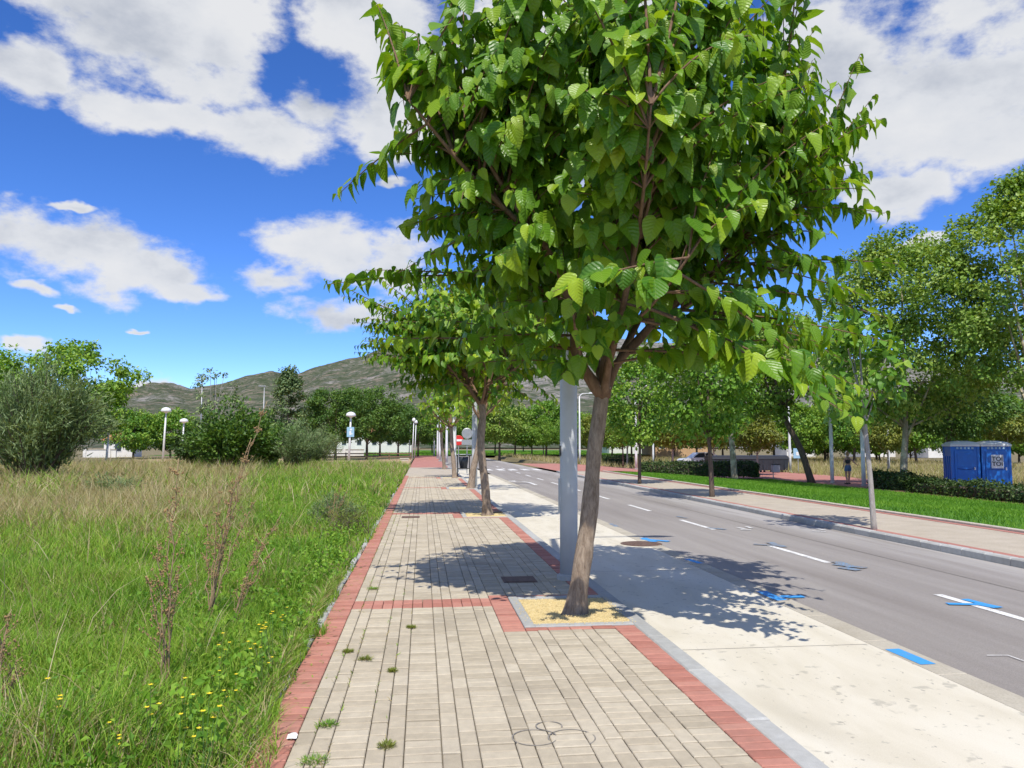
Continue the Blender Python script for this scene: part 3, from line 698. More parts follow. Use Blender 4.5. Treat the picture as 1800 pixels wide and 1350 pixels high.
LT5 = (lambda T: (T[0][[i for i in range(35) if i // 5 in (0, 1, 2, 4, 6)]], np.array([(i * 5 + j, i * 5 + j + 1, i * 5 + j + 6, i * 5 + j + 5) for i in range(4) for j in range(4)]), T[2][[i for i in range(35) if i // 5 in (0, 1, 2, 4, 6)]]))(LT7)
QUAD = (np.array([(0, 0, 0), (-0.36, 0.45, 0.10), (0, 1.0, -0.08), (0.36, 0.45, 0.10)]), np.array([(0, 3, 2), (0, 2, 1)]), np.array([(0, 0, 0), (-1, .5, 0), (0, 1, 0), (1, .5, 0)]))
STRIP = (np.array([(-0.5, 0, 0), (0.5, 0, 0), (0.35, 0.6, 0.05), (-0.35, 0.6, 0.05), (0, 1, 0)]) * np.array([0.16, 1, 1]), np.array([(0, 1, 2), (0, 2, 3), (3, 2, 4)]), np.array([(-1, 0, 0), (1, 0, 0), (1, .6, 0), (-1, .6, 0), (0, 1, 0)]))
def place(mb, tpl, Pp, A, N, S, rnd, curl=None, wid=None):
    T, F, U = tpl; curl = np.ones(len(Pp)) if curl is None else curl; wid = np.ones(len(Pp)) if wid is None else wid; A = norm(A); N = norm(N - A * (A * N).sum(-1, keepdims=True)); Sd = np.cross(A, N)
    V = Pp[:, None] + S[:, None, None] * (T[None, :, 0:1] * (Sd * wid[:, None])[:, None] + T[None, :, 1:2] * A[:, None] + T[None, :, 2:3] * (N * curl[:, None])[:, None])
    k = len(T); f = (np.arange(len(Pp))[:, None, None] * k + F[None]).reshape(-1, F.shape[1])
    at = np.broadcast_to(U[None], (len(Pp), k, 3)).copy(); at[:, :, 2] = rnd[:, None]
    mb.add(V.reshape(-1, 3), f, at.reshape(-1, 3))

# ------------------------------------------------------------------ mulberry trees on the left pavement
def smooth_path(pts, n):
    pts = [Vector(p) for p in pts]; out = []
    m = len(pts) - 1
    for i in range(n + 1):
        t = i / n * m; s = min(int(t), m - 1); u = t - s
        p0, p1, p2, p3 = pts[max(s - 1, 0)], pts[s], pts[s + 1], pts[min(s + 2, m)]
        out.append(0.5 * ((2 * p1) + (-p0 + p2) * u + (2 * p0 - 5 * p1 + 4 * p2 - p3) * u * u + (-p0 + 3 * p1 - 3 * p2 + p3) * u ** 3))
    return out
def mulberry(trunk_pts, trunk_r, limbs, centre, rad, n_shoot, ends, seed, leaf=0.175, spacing=0.06, flat=0.62):
    """All coordinates relative to the foot of the tree."""
    rr = np.random.default_rng(seed); rnd = random.Random(seed)
    tm = MB(); tp = smooth_path(trunk_pts, 40); n = len(tp)
    radi = [np.interp(i / (n - 1), [0, 0.05, 0.12, 0.5, 0.9, 1], [trunk_r * 1.35, trunk_r * 1.15, trunk_r, trunk_r * 0.86, trunk_r * 0.80, trunk_r * 0.92]) * (1 + 0.02 * math.sin(i * 0.8)) for i in range(n)]
    tm.tube(tp, radi, 20); V_ = tm.v[0]
    for vi in range(len(V_)):
        ax_ = tp[vi // 20]; d_ = Vector(V_[vi]) - ax_; p_ = Vector(V_[vi])
        k_ = 1 + 0.10 * mnoise.noise(p_ * 5.0) + 0.07 * mnoise.noise(p_ * 14.0) + 0.16 * max(0, mnoise.noise(p_ * 2.2 + Vector((4, 1, 2))) - 0.25)
        if p_.z < 0.25: k_ += (0.25 - p_.z) * 0.9 * (0.5 + 0.5 * math.sin(4 * math.atan2(d_.y, d_.x) + 1))
        V_[vi] = tuple(ax_ + d_ * k_)
    lm = MB(); nodes = []
    for L, r0 in limbs:
        pth = smooth_path(L, 12); k = len(pth)
        lm.tube(pth, [r0 * (1 - 0.72 * i / (k - 1)) + 0.004 + 0.006 * math.sin(i * 1.9) * r0 / 0.06 for i in range(k)], 9)
        nodes += [(p, r0 * (1 - 0.72 * i / (k - 1))) for i, p in enumerate(pth) if i >= 3]
        for q in range(3):                                            # secondary limbs
            i = rnd.randint(4, k - 3); p = pth[i]; d = (p - Vector(centre)); d.z *= 0.4
            e = p + Vector((d.x, d.y, 0)).normalized() * rnd.uniform(0.5, 1.0) * rad[0] * 0.4 + Vector((rnd.uniform(-.5, .5), rnd.uniform(-.5, .5), rnd.uniform(0.25, 1.1)))
            sp = smooth_path([p, (p + e) / 2 + Vector((0, 0, -0.08)), e], 6); r1 = r0 * 0.5
            lm.tube(sp, [r1 * (1 - 0.65 * j / 6) for j in range(7)], 7); nodes += [(v, r1 * 0.5) for v in sp[2:]]
    NP = np.array([tuple(p) for p, _ in nodes]); c = np.array(centre); rd = np.array(rad)
    E = []
    while len(E) < n_shoot:
        v = rr.normal(size=3); v /= np.linalg.norm(v); q = rr.uniform(0.22, 1.0) ** 0.55
        if v[2] < 0: v[2] *= flat
        if v[2] < -0.45 and rr.random() < 0.5: continue
        E.append(c + v * rd * q * rr.uniform(0.88, 1.06))
    E = [np.array(e) for e in ends] + E
    tw = MB(); LP, LA, LN, LS, LR = [], [], [], [], []; used = np.zeros(len(NP))
    for ei, e in enumerate(E):
        dist = np.linalg.norm(NP - e, axis=1) + 0.6 * np.maximum(0, NP[:, 2] - e[2] + 0.1) + 0.25 * np.abs(np.linalg.norm((NP - c) / rd, axis=1) - 0.5)
        si = int(np.argmin(dist + rr.uniform(0, 0.35, len(dist)) + 0.16 * used)); used[si] += 1; s = NP[si]
        d = e - s; Ln = np.linalg.norm(d)
        if Ln < 0.25: continue
        out = e - c; out[2] *= 0.3; out /= max(np.linalg.norm(out), 1e-6)
        ctl = (s + e) / 2 + np.array((0, 0, 0.10 + 0.12 * Ln)) + rr.normal(0, 0.06, 3)
        if ei < len(ends): ctl = (s + e) / 2 + np.array((0, 0, 0.06 * Ln))
        m_ = max(6, int(Ln / 0.12)); t = np.linspace(0, 1, m_)[:, None]
        path = (1 - t) ** 2 * s + 2 * t * (1 - t) * ctl + t * t * e
        tw.tube(path, list(np.linspace(0.004 + 0.006 * Ln, 0.0025, m_)), 5, cap=False)
        nl = int(Ln * (0.86 if ei >= len(ends) else 0.9) / spacing); tt = 1 - (np.arange(nl) + rr.uniform(0, 0.6)) / max(nl, 1) * 0.88
        tt = tt[:, None]; pos = (1 - tt) ** 2 * s + 2 * tt * (1 - tt) * ctl + tt * tt * e
        tan = norm(2 * (1 - tt) * (ctl - s) + 2 * tt * (e - ctl))
        side = norm(np.cross(tan, np.array((0, 0, 1.0))) + 1e-6) * np.where(np.arange(nl) % 2, 1, -1)[:, None]
        pet = side * 0.7 + tan * 0.35 + np.array((0, 0, 0.25)) + rr.normal(0, 0.25, (nl, 3)); pet = norm(pet)
        sz = leaf * rr.uniform(0.50, 1.18, nl) * np.interp(1 - tt[:, 0], [0, 0.06, 0.22, 1], [0.4, 0.65, 1, 1])
        base = pos + pet * (sz * 0.28)[:, None]
        ax = pet * 0.50 + out[None] * 0.32 + np.array((0, 0, -1.05)) * rr.uniform(0.35, 1.5, nl)[:, None] + rr.normal(0, 0.20, (nl, 3))
        od = norm(pos - c + np.array((0, 0, 0.6))); nm = np.array((0, 0, 0.62)) + od * 0.95 + pet * 0.25 + rr.normal(0, 0.26, (nl, 3))
        LP.append(base); LA.append(ax); LN.append(nm); LS.append(sz); LR.append(rr.random(nl) * 0.75 + np.where(tt[:, 0] > 0.85, 0.22, 0.0))
        for q in range(0, nl, 2): tw.tube([pos[q], base[q]], 0.0018, 3, cap=False)
    return tm, lm, tw, [np.concatenate(q) for q in (LP, LA, LN, LS, LR)]
def finish_mulberry(t, res, loc, tpl, n_single, leafmat):
    tm, lm, tw, (LP, LA, LN, LS, LR) = res
    rq = np.random.default_rng(len(LP)); curl = rq.uniform(0.1, 2.3, len(LP)); wid = rq.uniform(0.72, 1.12, len(LP))
    tr = tm.build('trunk', M['bark'], t, True); lb = lm.build('limbs', M['limb_bark'], t, True); tw.build('twigs', M['limb_bark'], t, True)
    cpos = np.array((0, 0, CAM_H)) - np.array(loc)
    facing = (norm(LN) * norm(cpos - LP)).sum(-1)
    rimness = np.linalg.norm((LP - LP.mean(0)) * np.array((1, 1, 1)), axis=1)
    score = np.linalg.norm(LP - cpos, axis=1) - 0.5 * LS / 0.2 - 0.3 * np.clip(facing, 0, 1) - 0.25 * rimness
    if n_single:
        wp = LP + np.array(loc); f = wp[:, 0] * SY + wp[:, 1] * CY; zc = f * CP + (wp[:, 2] - CAM_H) * SP; b = (-f * SP + (wp[:, 2] - CAM_H) * CP) / zc
        score = score + np.where(b > 0.49, 100, 0)
    order = np.argsort(score); sel, rest_ = order[:n_single], order[n_single:]
    mbl = MB(); place(mbl, LT5 if tpl is LT7 else tpl, LP[rest_], LA[rest_], LN[rest_], LS[rest_], LR[rest_], curl[rest_], wid[rest_])
    tag(mbl.build('leaves', leafmat, t, True, True), kind='stuff')
    if n_single:
        from mathutils import Matrix
        me_m = MB(); me_m.add(tpl[0], tpl[1], tpl[2]); me = me_m.mesh('leaf', True, True); me.materials.append(leafmat)
        A = norm(LA[sel]); N = norm(LN[sel] - A * (A * LN[sel]).sum(-1, keepdims=True)); Sd = np.cross(A, N)
        for i in range(len(sel)):
            o = obj('leaf', me, None, t); s = float(LS[sel[i]])
            o.matrix_basis = Matrix([[Sd[i][q] * s * wid[sel[i]], A[i][q] * s, N[i][q] * s * curl[sel[i]], LP[sel[i]][q]] for q in range(3)] + [[0, 0, 0, 1]])

B0 = G(1010, 1075); D0 = B0.y
def rel(px, py, y): return tuple(P(px, py, y) - B0)
trunk = [(0, 0, -0.06), rel(1022, 1000, D0), rel(1036, 900, D0 + 0.02), rel(1044, 800, D0 + 0.03), rel(1055, 720, D0 + 0.02), rel(1061, 678, D0)]
fork = trunk[-1]
def below(p, dz=0.12): return (p[0], p[1], p[2] - dz)
limbs = [([below(fork), rel(1030, 655, D0 - 0.02), rel(1012, 615, D0 - 0.1), rel(1008, 560, D0 - 0.2), rel(985, 480, D0 - 0.45), rel(930, 380, D0 - 0.7), rel(900, 270, D0 - 0.85)], 0.062),
         ([below(fork), rel(1064, 640, D0 + 0.02), rel(1070, 590, D0 + 0.05), rel(1094, 480, D0 + 0.15), rel(1090, 380, D0 + 0.2), rel(1108, 250, D0 + 0.1), rel(1095, 110, D0)], 0.066),
         ([below(fork), rel(1080, 645, D0 + 0.05), rel(1120, 600, D0 + 0.1), rel(1170, 545, D0 - 0.05), rel(1250, 470, D0 - 0.2), rel(1320, 380, D0 - 0.3), rel(1360, 260, D0 - 0.3)], 0.052),
         ([below(fork), rel(1050, 640, D0 + 0.2), rel(1020, 560, D0 + 0.6), rel(960, 470, D0 + 1.1), rel(900, 390, D0 + 1.5)], 0.045),
         ([below(fork), rel(1085, 640, D0 + 0.25), rel(1130, 550, D0 + 0.7), rel(1190, 440, D0 + 1.2), rel(1230, 330, D0 + 1.5)], 0.045),
         ([below(fork), rel(1070, 640, D0 - 0.2), rel(1090, 560, D0 - 0.6), rel(1110, 470, D0 - 1.0), rel(1140, 330, D0 - 1.3)], 0.042)]
FRONT = [(870 + (i * 97) % 420, 90 + (i * 61) % 430, 5.5 + 0.11 * (i % 7)) for i in range(16)] + [(1340 + (i * 37) % 150, 520 + (i * 29) % 170, 6.1 + 0.15 * (i % 6)) for i in range(5)]
ends = [rel(*q) for q in FRONT] + [rel(*q) for q in ((592, 345, 7.3), (575, 500, 8.4), (640, 475, 8.3), (690, 270, 7.2), (728, 165, 7.4), (662, 5, 7.3), (700, 40, 7.5), (1540, 165, 7.2), (1512, 95, 7.3), (1555, 375, 7.0),
        (1525, 305, 7.2), (1590, 465, 6.6), (1565, 560, 6.5), (1515, 745, 5.4), (1480, 690, 5.7), (1500, 715, 5.6), (1535, 690, 5.7), (1450, 660, 5.9), (1560, 600, 6.0), (1430, 50, 7.4), (1440, 470, 6.6), (1400, 610, 6.4), (700, 400, 7.2), (760, 560, 7.4), (640, 600, 8.4), (820, 640, 7.8),
        (900, 610, 7.0), (960, 640, 7.2), (985, 660, 7.0), (950, 590, 6.8), (1000, 640, 6.9), (1040, 610, 6.6), (1080, 620, 7.9), (1000, 600, 8.3), (960, 560, 8.2), (1020, 530, 8.4), (1150, 580, 8.2), (930, 620, 8.4), (1380, 640, 6.2), (1460, 660, 6.1), (1420, 560, 6.3), (1520, 520, 6.5), (1480, 600, 6.6), (860, 560, 6.8), (800, 600, 7.2), (1090, 560, 6.5), (1010, 590, 6.6), (1440, 620, 7.0), (700, 480, 7.0), (800, 480, 6.6), (1420, 380, 6.5), (1480, 460, 6.9))]
t = thing('mulberry_tree', 'large leafy mulberry street tree in the nearest gravel pit', 'tree', tuple(B0), 0, 'mulberry trees along the left pavement')
cen = rel(1075, 290, D0)
finish_mulberry(t, mulberry(trunk, 0.090, limbs, cen, (2.55, 2.35, 2.4), 760, ends, 5, 0.20, 0.056, 0.76), tuple(B0), LT7, 300, M['mulberry_leaf'])

# second tree and the ones behind it
B1 = G(857, 905)
tr1 = [(0, 0, -0.06), (-0.06, 0, 0.7), (-0.16, 0, 1.6), (-0.12, 0, 2.3), (-0.16, 0.0, 2.65)]
lb1 = [([(-0.16, 0, 2.55), (-0.42, -0.1, 2.9), (-0.55, -0.2, 3.3), (-1.0, -0.4, 4.0)], 0.055), ([(-0.16, 0, 2.55), (0.0, 0, 3.0), (0.15, 0.1, 3.6), (0.1, 0.2, 4.6)], 0.055),
       ([(-0.16, 0, 2.55), (0.15, -0.2, 2.9), (0.7, -0.5, 3.5), (1.2, -0.6, 4.1)], 0.048), ([(-0.16, 0, 2.55), (-0.3, 0.4, 3.0), (-0.6, 0.9, 3.8)], 0.04), ([(-0.16, 0, 2.55), (0.2, 0.4, 3.0), (0.6, 1.0, 3.8)], 0.04), ([(-0.16, 0, 2.55), (-0.1, -0.5, 3.0), (-0.2, -1.1, 3.7)], 0.04)]
def r1(px, py, y): return tuple(P(px, py, y) - B1)
e1 = [r1(640, 575, 17.2), r1(600, 520, 17.0), r1(570, 490, 16.8), r1(655, 480, 17.6), r1(640, 610, 17.4), (-2.3, 0.2, 3.0), (-2.0, -0.8, 2.6), (-1.6, -0.4, 2.35), (1.7, -0.3, 2.5), (1.4, -0.8, 2.3), (0.6, -1.2, 2.35), (-0.7, -1.2, 2.3)]
t = thing('mulberry_tree', 'second mulberry tree along the pavement, behind the grey lamp post', 'tree', tuple(B1), 0, 'mulberry trees along the left pavement')
finish_mulberry(t, mulberry(tr1, 0.10, lb1, (-0.4, 0, 4.15), (2.9, 2.5, 2.05), 520, e1, 8, 0.21, 0.070, 0.85), tuple(B1), LT4, 300, M['mulberry_leaf'])
tb = G(827, 858)
t3 = thing('mulberry_tree', 'third mulberry tree with leaning trunk beside a pale post', 'tree', (tb.x, tb.y, 0), 0, 'mulberry trees along the left pavement')
finish_mulberry(t3, mulberry([(0, 0, -0.06), (0.12, 0, 0.8), (0.3, 0, 1.6), (0.36, 0, 2.3), (0.4, 0, 2.6)], 0.12, [([Vector(q) + Vector((0.56, 0, 0)) for q in L], r_) for L, r_ in lb1], (0.3, 0, 3.8), (2.1, 2.1, 1.6), 190, [], 9, 0.22, 0.10, 0.8), (tb.x, tb.y, 0), LT4, 0, M['mulberry_leaf'])
tb = G(803, 840)
copy_tree(t3, (tb.x - 0.1, tb.y, 0), 2.1, 0.95, 'fourth mulberry tree by the red disc sign')
copy_tree(t3, (1.5, 52.0, 0), 4.0, 0.95, 'far mulberry tree beyond the red disc sign')

# ------------------------------------------------------------------ broadleaf trees of the background
def crown_tree(name, label, height, cr, base_h, mat, bark, trunk_r, seed, n_clump=110, per=70, leaf=0.17, lean=(0, 0), tpl=QUAD, group=None, cat='tree', shape='round', clump=0.42, limbs_n=7):
    rr = np.random.default_rng(seed); t = thing(name, label, cat, (0, 0, 0), 0, group)
    top = height; ch = (top - base_h)
    cx, cy = lean
    path = [(0, 0, -0.15), (cx * 0.3, cy * 0.3, base_h * 0.5), (cx * 0.75, cy * 0.75, base_h), (cx, cy, base_h + ch * 0.35), (cx * 1.1, cy * 1.1, base_h + ch * 0.8)]
    sp = smooth_path(path, 12); tm = MB(); tm.tube(sp, [np.interp(i / 12, [0, 0.06, 0.5, 1], [trunk_r * 1.25, trunk_r, trunk_r * 0.7, trunk_r * 0.12]) for i in range(13)], 9)
    n_clump = int(n_clump * 1.25); C = []
    while len(C) < n_clump:
        v = rr.uniform(-1, 1, 3)
        if np.linalg.norm(v) > 1: continue
        q = np.linalg.norm(v); v = v / max(q, 1e-6) * q ** 0.45
        zz = (v[2] + 1) / 2
        wd = {'round': 1.0, 'egg': 1.12 - 0.75 * zz ** 1.6, 'cone': 1.1 - 0.95 * zz}[shape] if shape != 'round' else 1.0
        lump = 1 + 0.16 * math.sin(3 * math.atan2(v[1], v[0]) + seed) + 0.12 * math.sin(5 * v[2] + 2 * seed)
        C.append((cx + v[0] * cr * wd * lump, cy + v[1] * cr * wd * lump, base_h + ch * 0.04 + ch * 0.94 * zz))
    C = np.array(C)
    for i in range(limbs_n):
        c = C[rr.integers(len(C))]; h = rr.uniform(0.42, 0.75); s = sp[int(h * 12)]
        tm.tube(smooth_path([tuple(s), tuple((np.array(s) + c) / 2 + np.array((0, 0, -0.1))), tuple(c)], 5), list(np.linspace(trunk_r * 0.35, 0.012, 6)), 6)
    bl_ = norm(rr.normal(0, 1, (len(C) * per, 3))) * (rr.random((len(C) * per, 1)) ** 0.5) * clump * 1.55
    Pp = np.repeat(C, per, 0) + bl_ * np.array((1, 1, 0.72)) * np.repeat(rr.uniform(0.6, 1.25, len(C)), per)[:, None]
    ctr = np.array((cx, cy, base_h + ch * 0.4)); out = norm(Pp - ctr)
    cl_out = norm(Pp - np.repeat(C, per, 0))
    n = len(Pp); N = np.array((0, 0, 0.9)) + out * 0.55 + cl_out * 0.5 + rr.normal(0, 0.35, (n, 3)); A = out * 0.5 + rr.normal(0, 0.55, (n, 3)) + np.array((0, 0, -0.35))
    lm = MB(); place(lm, tpl, Pp, A, N, leaf * rr.uniform(0.7, 1.25, n), np.clip(np.repeat(rr.random(len(C)), per) * 0.5 + rr.random(n) * 0.5, 0, 0.999))
    tm.build('trunk', bark, t, True); tag(lm.build('crown', mat, t, False, True), kind='stuff')
    return t
def put(t, x, y, rz=0.0, s=1.0):
    t.location = (x, y, terrf(x) if x > 11 else 0); t.rotation_euler = (0, 0, rz); t.scale = (s, s, s); return t
def gx(px, y): return P(px, 782, y).x
# right pavement row
RG = 'young street trees along the right pavement'
t = crown_tree('street_tree', 'young street tree with pale grey trunk nearest on the right pavement', 4.3, 0.75, 2.0, M['street_leaf'], M['grey_bark'], 0.055, 31, 26, 26, 0.16, (-0.15, 0), LT4, RG, clump=0.28)
g = G(1537, 931); put(t, g.x, g.y)
st2 = crown_tree('street_tree', 'young dark-trunked street tree second on the right pavement, before the hedge', 6.2, 1.65, 1.7, M['street_leaf'], M['dark_bark'], 0.085, 32, 85, 70, 0.16, (-0.08, 0), QUAD, RG, shape='egg', clump=0.36)
g = G(1252, 873); put(st2, g.x, g.y)
g = G(1124, 850); c3 = copy_tree(st2, (g.x, g.y, 0), 2.0, 0.93, 'third young street tree on the right pavement at the hedge end')
for i, (px_, yy) in enumerate(((1095, 62), (1000, 78), (955, 94))):
    copy_tree(st2, (gx(px_, yy), yy, 0), 1.0 + i * 1.7, 0.85, ['street tree across the red plaza, right of the others', 'slim street tree in the middle of the far row by the road', 'slim street tree farthest along the right of the road'][i])
# lawn plane trees
LG = 'plane trees on the lawn'
T1 = crown_tree('plane_tree', 'plane tree with pale flaking trunk at the low hedge', 11.2, 3.9, 3.4, M['plane_leaf'], M['plane_bark'], 0.20, 41, 150, 85, 0.2, (-0.3, 0), QUAD, LG, shape='egg', clump=0.5)
put(T1, gx(1290, 44.6), 44.6)
T2 = crown_tree('plane_tree', 'plane tree with dark leaning trunk rising from the lawn', 9.8, 2.9, 3.6, M['plane_leaf'], M['dark_bark'], 0.20, 42, 90, 80, 0.2, (-2.0, 0), QUAD, LG, clump=0.45)
put(T2, gx(1426, 41), 41)
T3 = crown_tree('plane_tree', 'tall plane tree with mottled pale trunk left of the blue toilets', 12.9, 4.9, 2.9, M['plane_leaf'], M['plane_bark'], 0.185, 43, 240, 100, 0.19, (0.3, 0), QUAD, LG, shape='egg', clump=0.5)
put(T3, gx(1585, 34.5), 34.5)
T4 = crown_tree('plane_tree', 'tallest plane tree at the right edge of the picture', 13.6, 4.8, 3.6, M['plane_leaf'], M['plane_bark'], 0.2, 44, 250, 100, 0.18, (0.2, 0), QUAD, LG, shape='egg', clump=0.5)
put(T4, gx(1815, 29.0), 29.0)
T6 = crown_tree('shade_tree', 'dark shaded low tree spreading over the blue toilets', 5.6, 3.2, 2.7, M['dark_leaf'], M['dark_bark'], 0.16, 45, 110, 70, 0.2, (0, 0), QUAD, 'trees by the path', clump=0.5)
put(T6, gx(1668, 39.5), 39.5)
# small yellowish trees behind hedge and bins
Y0 = crown_tree('small_tree', 'small yellow-green tree in front of the dark waste containers', 4.2, 1.5, 1.7, M['yellow_leaf'], M['grey_bark'], 0.08, 51, 60, 60, 0.2, (0.05, 0), QUAD, 'small yellow-green trees round the plaza', clump=0.4)
put(Y0, gx(1330, 52), 52)
for i, (px_, yy, s, lab) in enumerate(((1102, 70, 1.2, 'small yellow-green tree left of the hedge end'), (1182, 60, 1.15, 'small leaning yellow-green tree behind the low hedge'), (1255, 66, 1.1, 'small yellow-green tree behind the parked car'), (1045, 86, 1.3, 'small yellow-green tree at the far side of the red plaza'), (1560, 58, 1.0, 'small yellow-green tree behind the mottled plane trunk'), (1770, 60, 1.3, 'small yellow-green tree behind the blue toilets'))):
    copy_tree(Y0, (gx(px_, yy), yy, terrf(gx(px_, yy))), i * 1.1, s, lab)
# far belt of trees at the end of the street
FG = 'belt of trees at the far end of the street'
Fa = crown_tree('belt_tree', 'green tree in the belt across the end of the street', 7.6, 3.0, 2.0, M['plane_leaf'], M['dark_bark'], 0.16, 61, 100, 75, 0.27, (0, 0), QUAD, FG, clump=0.55)
Fb = crown_tree('belt_tree', 'green tree in the belt across the end of the street', 7.0, 2.7, 1.8, M['street_leaf'], M['dark_bark'], 0.15, 62, 95, 75, 0.27, (0.2, 0), QUAD, FG, clump=0.55)
rnd = random.Random(4); first = {0: True, 1: True}
spots = [(878, 84), (905, 104), (935, 120), (960, 100), (985, 118), (1015, 108), (1045, 122), (1075, 104), (1110, 118), (1150, 100), (1185, 112), (870, 132), (840, 120), (1225, 92), (1270, 100), (1320, 86), (1360, 96), (1410, 84), (1450, 92), (1500, 80), (1540, 90), (1610, 76), (1700, 82), (1760, 74), (780, 122), (760, 140), (725, 128), (800, 150), (1010, 150), (920, 155)]
for i, (px_, yy) in enumerate(spots):
    w = i % 2; src = (Fa, Fb)[w]; xx = gx(px_, yy); s = rnd.uniform(0.85, 1.12)
    if first[w]: put(src, xx, yy, rnd.uniform(0, 6), s); first[w] = False
    else:
        c_ = copy_tree(src, (xx, yy, terrf(xx)), rnd.uniform(0, 6), s)
        if px_ > 1200: tag(c_, 'green tree in the belt behind the dry meadow on the right', None, 'belt of trees behind the dry meadow')
        elif px_ < 850: tag(c_, 'green tree in the belt beyond the end of the left pavement', None, 'belt of trees beyond the left pavement')
# left park and shrubs
Pa = crown_tree('park_tree', 'dense dark green park tree behind the mushroom lamp with a blue sign', 8.2, 3.6, 2.0, M['dark_leaf'], M['dark_bark'], 0.17, 71, 130, 80, 0.25, (0, 0), QUAD, 'park trees left of the pavement', clump=0.55)
put(Pa, gx(645, 88), 88)
for i, (px_, yy, s, lab) in enumerate(((590, 82, 0.92, 'park tree left of the lamp with a blue sign'), (700, 100, 0.85, 'park tree right of the lamp near the pavement'), (735, 108, 0.8, 'park tree beside the far pavement edge'), (668, 112, 0.95, 'park tree rising behind the lamp group'), (560, 100, 0.8, 'park tree at the left end of the grove'))):
    copy_tree(Pa, (gx(px_, yy), yy, 0), i * 1.3, s, lab)
L1 = crown_tree('broadleaf_tree', 'tall green tree behind the silvery shrub at the left edge', 9.3, 4.4, 2.0, M['street_leaf'], M['dark_bark'], 0.2, 72, 150, 80, 0.27, (0, 0), QUAD, None, clump=0.55)
put(L1, gx(120, 58), 58)
L2 = crown_tree('broadleaf_tree', 'spreading green tree at the far left edge behind the shrub', 8.6, 4.2, 1.8, M['street_leaf'], M['dark_bark'], 0.2, 73, 130, 80, 0.27, (0, 0), QUAD, None, clump=0.55)
put(L2, gx(-60, 60), 60)
L3 = crown_tree('hedgerow_tree', 'low green tree behind the small white house, left of the mushroom lamp', 5.6, 3.4, 0.8, M['street_leaf'], M['dark_bark'], 0.14, 74, 90, 80, 0.27, (0, 0), QUAD, 'low green trees behind the field', clump=0.55)
put(L3, gx(235, 96), 96)
copy_tree(L3, (gx(300, 100), 100, 0), 2, 1.05, 'low green tree directly behind the left mushroom lamp')
for i, (px_, yy, lab) in enumerate(((1415, 92, 'low green tree at the back of the dry meadow above the blue path sign'), (1455, 96, 'low green tree at the back of the meadow left of the woman'), (1545, 90, 'low green tree at the back of the meadow behind the young trunk'), (1600, 98, 'low green tree at the back of the meadow behind the mottled trunk'), (1690, 88, 'low green tree at the back of the meadow behind the left toilet'), (1790, 84, 'low green tree at the back of the meadow by the right edge'), (1500, 104, 'low green tree at the back of the meadow directly behind the woman'))):
    copy_tree(L3, (gx(px_, yy), yy, terrf(30)), i * 0.9, 1.0, lab, 'low green trees behind the meadow')
L4 = crown_tree('poplar', 'slender grey-green poplar rising behind the shrubs', 8.2, 1.6, 1.5, M['silver_leaf'], M['dark_bark'], 0.12, 75, 70, 80, 0.22, (0, 0), QUAD, None, shape='egg', clump=0.4)
put(L4, gx(505, 66), 66)
L5 = crown_tree('sparse_tree', 'thin sparse tree with bare twigs above the dark bush', 7.0, 1.3, 3.0, M['silver_leaf'], M['grey_bark'], 0.07, 76, 22, 26, 0.2, (0.4, 0), QUAD, None, clump=0.3, limbs_n=14)
put(L5, gx(365, 54), 54)
def shrub(name, label, w, h, mat, seed, n_stem=60, per=150, leaf=0.16, tpl=STRIP, sweep=(0.3, 0), group=None):
    rr = np.random.default_rng(seed); t = thing(name, label, 'shrub', (0, 0, 0), 0, group); st = MB(); LP, LA = [], []
    for i in range(n_stem):
        a = rr.uniform(0, 2 * math.pi); q = math.sqrt(rr.random()); zt = h * (1 - 0.45 * q * q) * rr.uniform(0.55, 1.0)
        e = np.array((math.cos(a) * q * w + sweep[0] * zt * 0.3, math.sin(a) * q * w * 0.8 + sweep[1], zt)); s = np.array((rr.normal(0, 0.25), rr.normal(0, 0.25), 0)); c = s * 0.6 + e * 0.4 + np.array((e[0] * 0.15, e[1] * 0.15, 0.22 * h))
        tt = np.linspace(0, 1, 7)[:, None]; path = (1 - tt) ** 2 * s + 2 * tt * (1 - tt) * c + tt * tt * e; st.tube(path, list(np.linspace(0.035 * min(1, h / 3), 0.006 * min(1, h / 3), 7)), 5, cap=False)
        u = rr.uniform(0.12, 1.0, per)[:, None] ** 0.8; p = (1 - u) ** 2 * s + 2 * u * (1 - u) * c + u * u * e
        tn = norm(2 * (1 - u) * (c - s) + 2 * u * (e - c)); off = rr.normal(0, 0.16, (per, 3)) * (0.4 + 0.9 * (1 - np.abs(u - 0.6)))
        LP.append(p + off * np.array((1, 1, 0.9)) * (w / 2.2)); LA.append(tn * 0.8 + rr.normal(0, 0.45, (per, 3)))
    LP, LA = np.concatenate(LP), np.concatenate(LA); n = len(LP); N = np.array((0, -0.2, 0.7)) + rr.normal(0, 0.5, (n, 3))
    lm = MB(); place(lm, tpl, LP, LA, N, leaf * rr.uniform(0.6, 1.3, n), np.clip(rr.random(n) * 0.6 + np.repeat(rr.random(n_stem), per) * 0.4, 0, 0.999))
    st.build('stems', M['dark_bark'], t, True); tag(lm.build('foliage', mat, t, False, True), kind='stuff'); return t
put(shrub('tall_shrub', 'big feathery silver-green shrub at the left edge of the field', 2.9, 5.4, M['silver_leaf'], 81, 110, 210, 0.24, STRIP, (0.5, 0)), gx(60, 33), 33)
put(shrub('tall_shrub', 'olive-green bushy shrub left of centre in the dry grass', 2.6, 4.3, M['dark_leaf'], 82, 80, 150, 0.2, QUAD), gx(405, 45), 45)
put(shrub('tall_shrub', 'dense dark bush just right of the olive-green shrub', 2.4, 3.8, M['dark_leaf'], 87, 70, 140, 0.2, QUAD), gx(462, 52), 52)
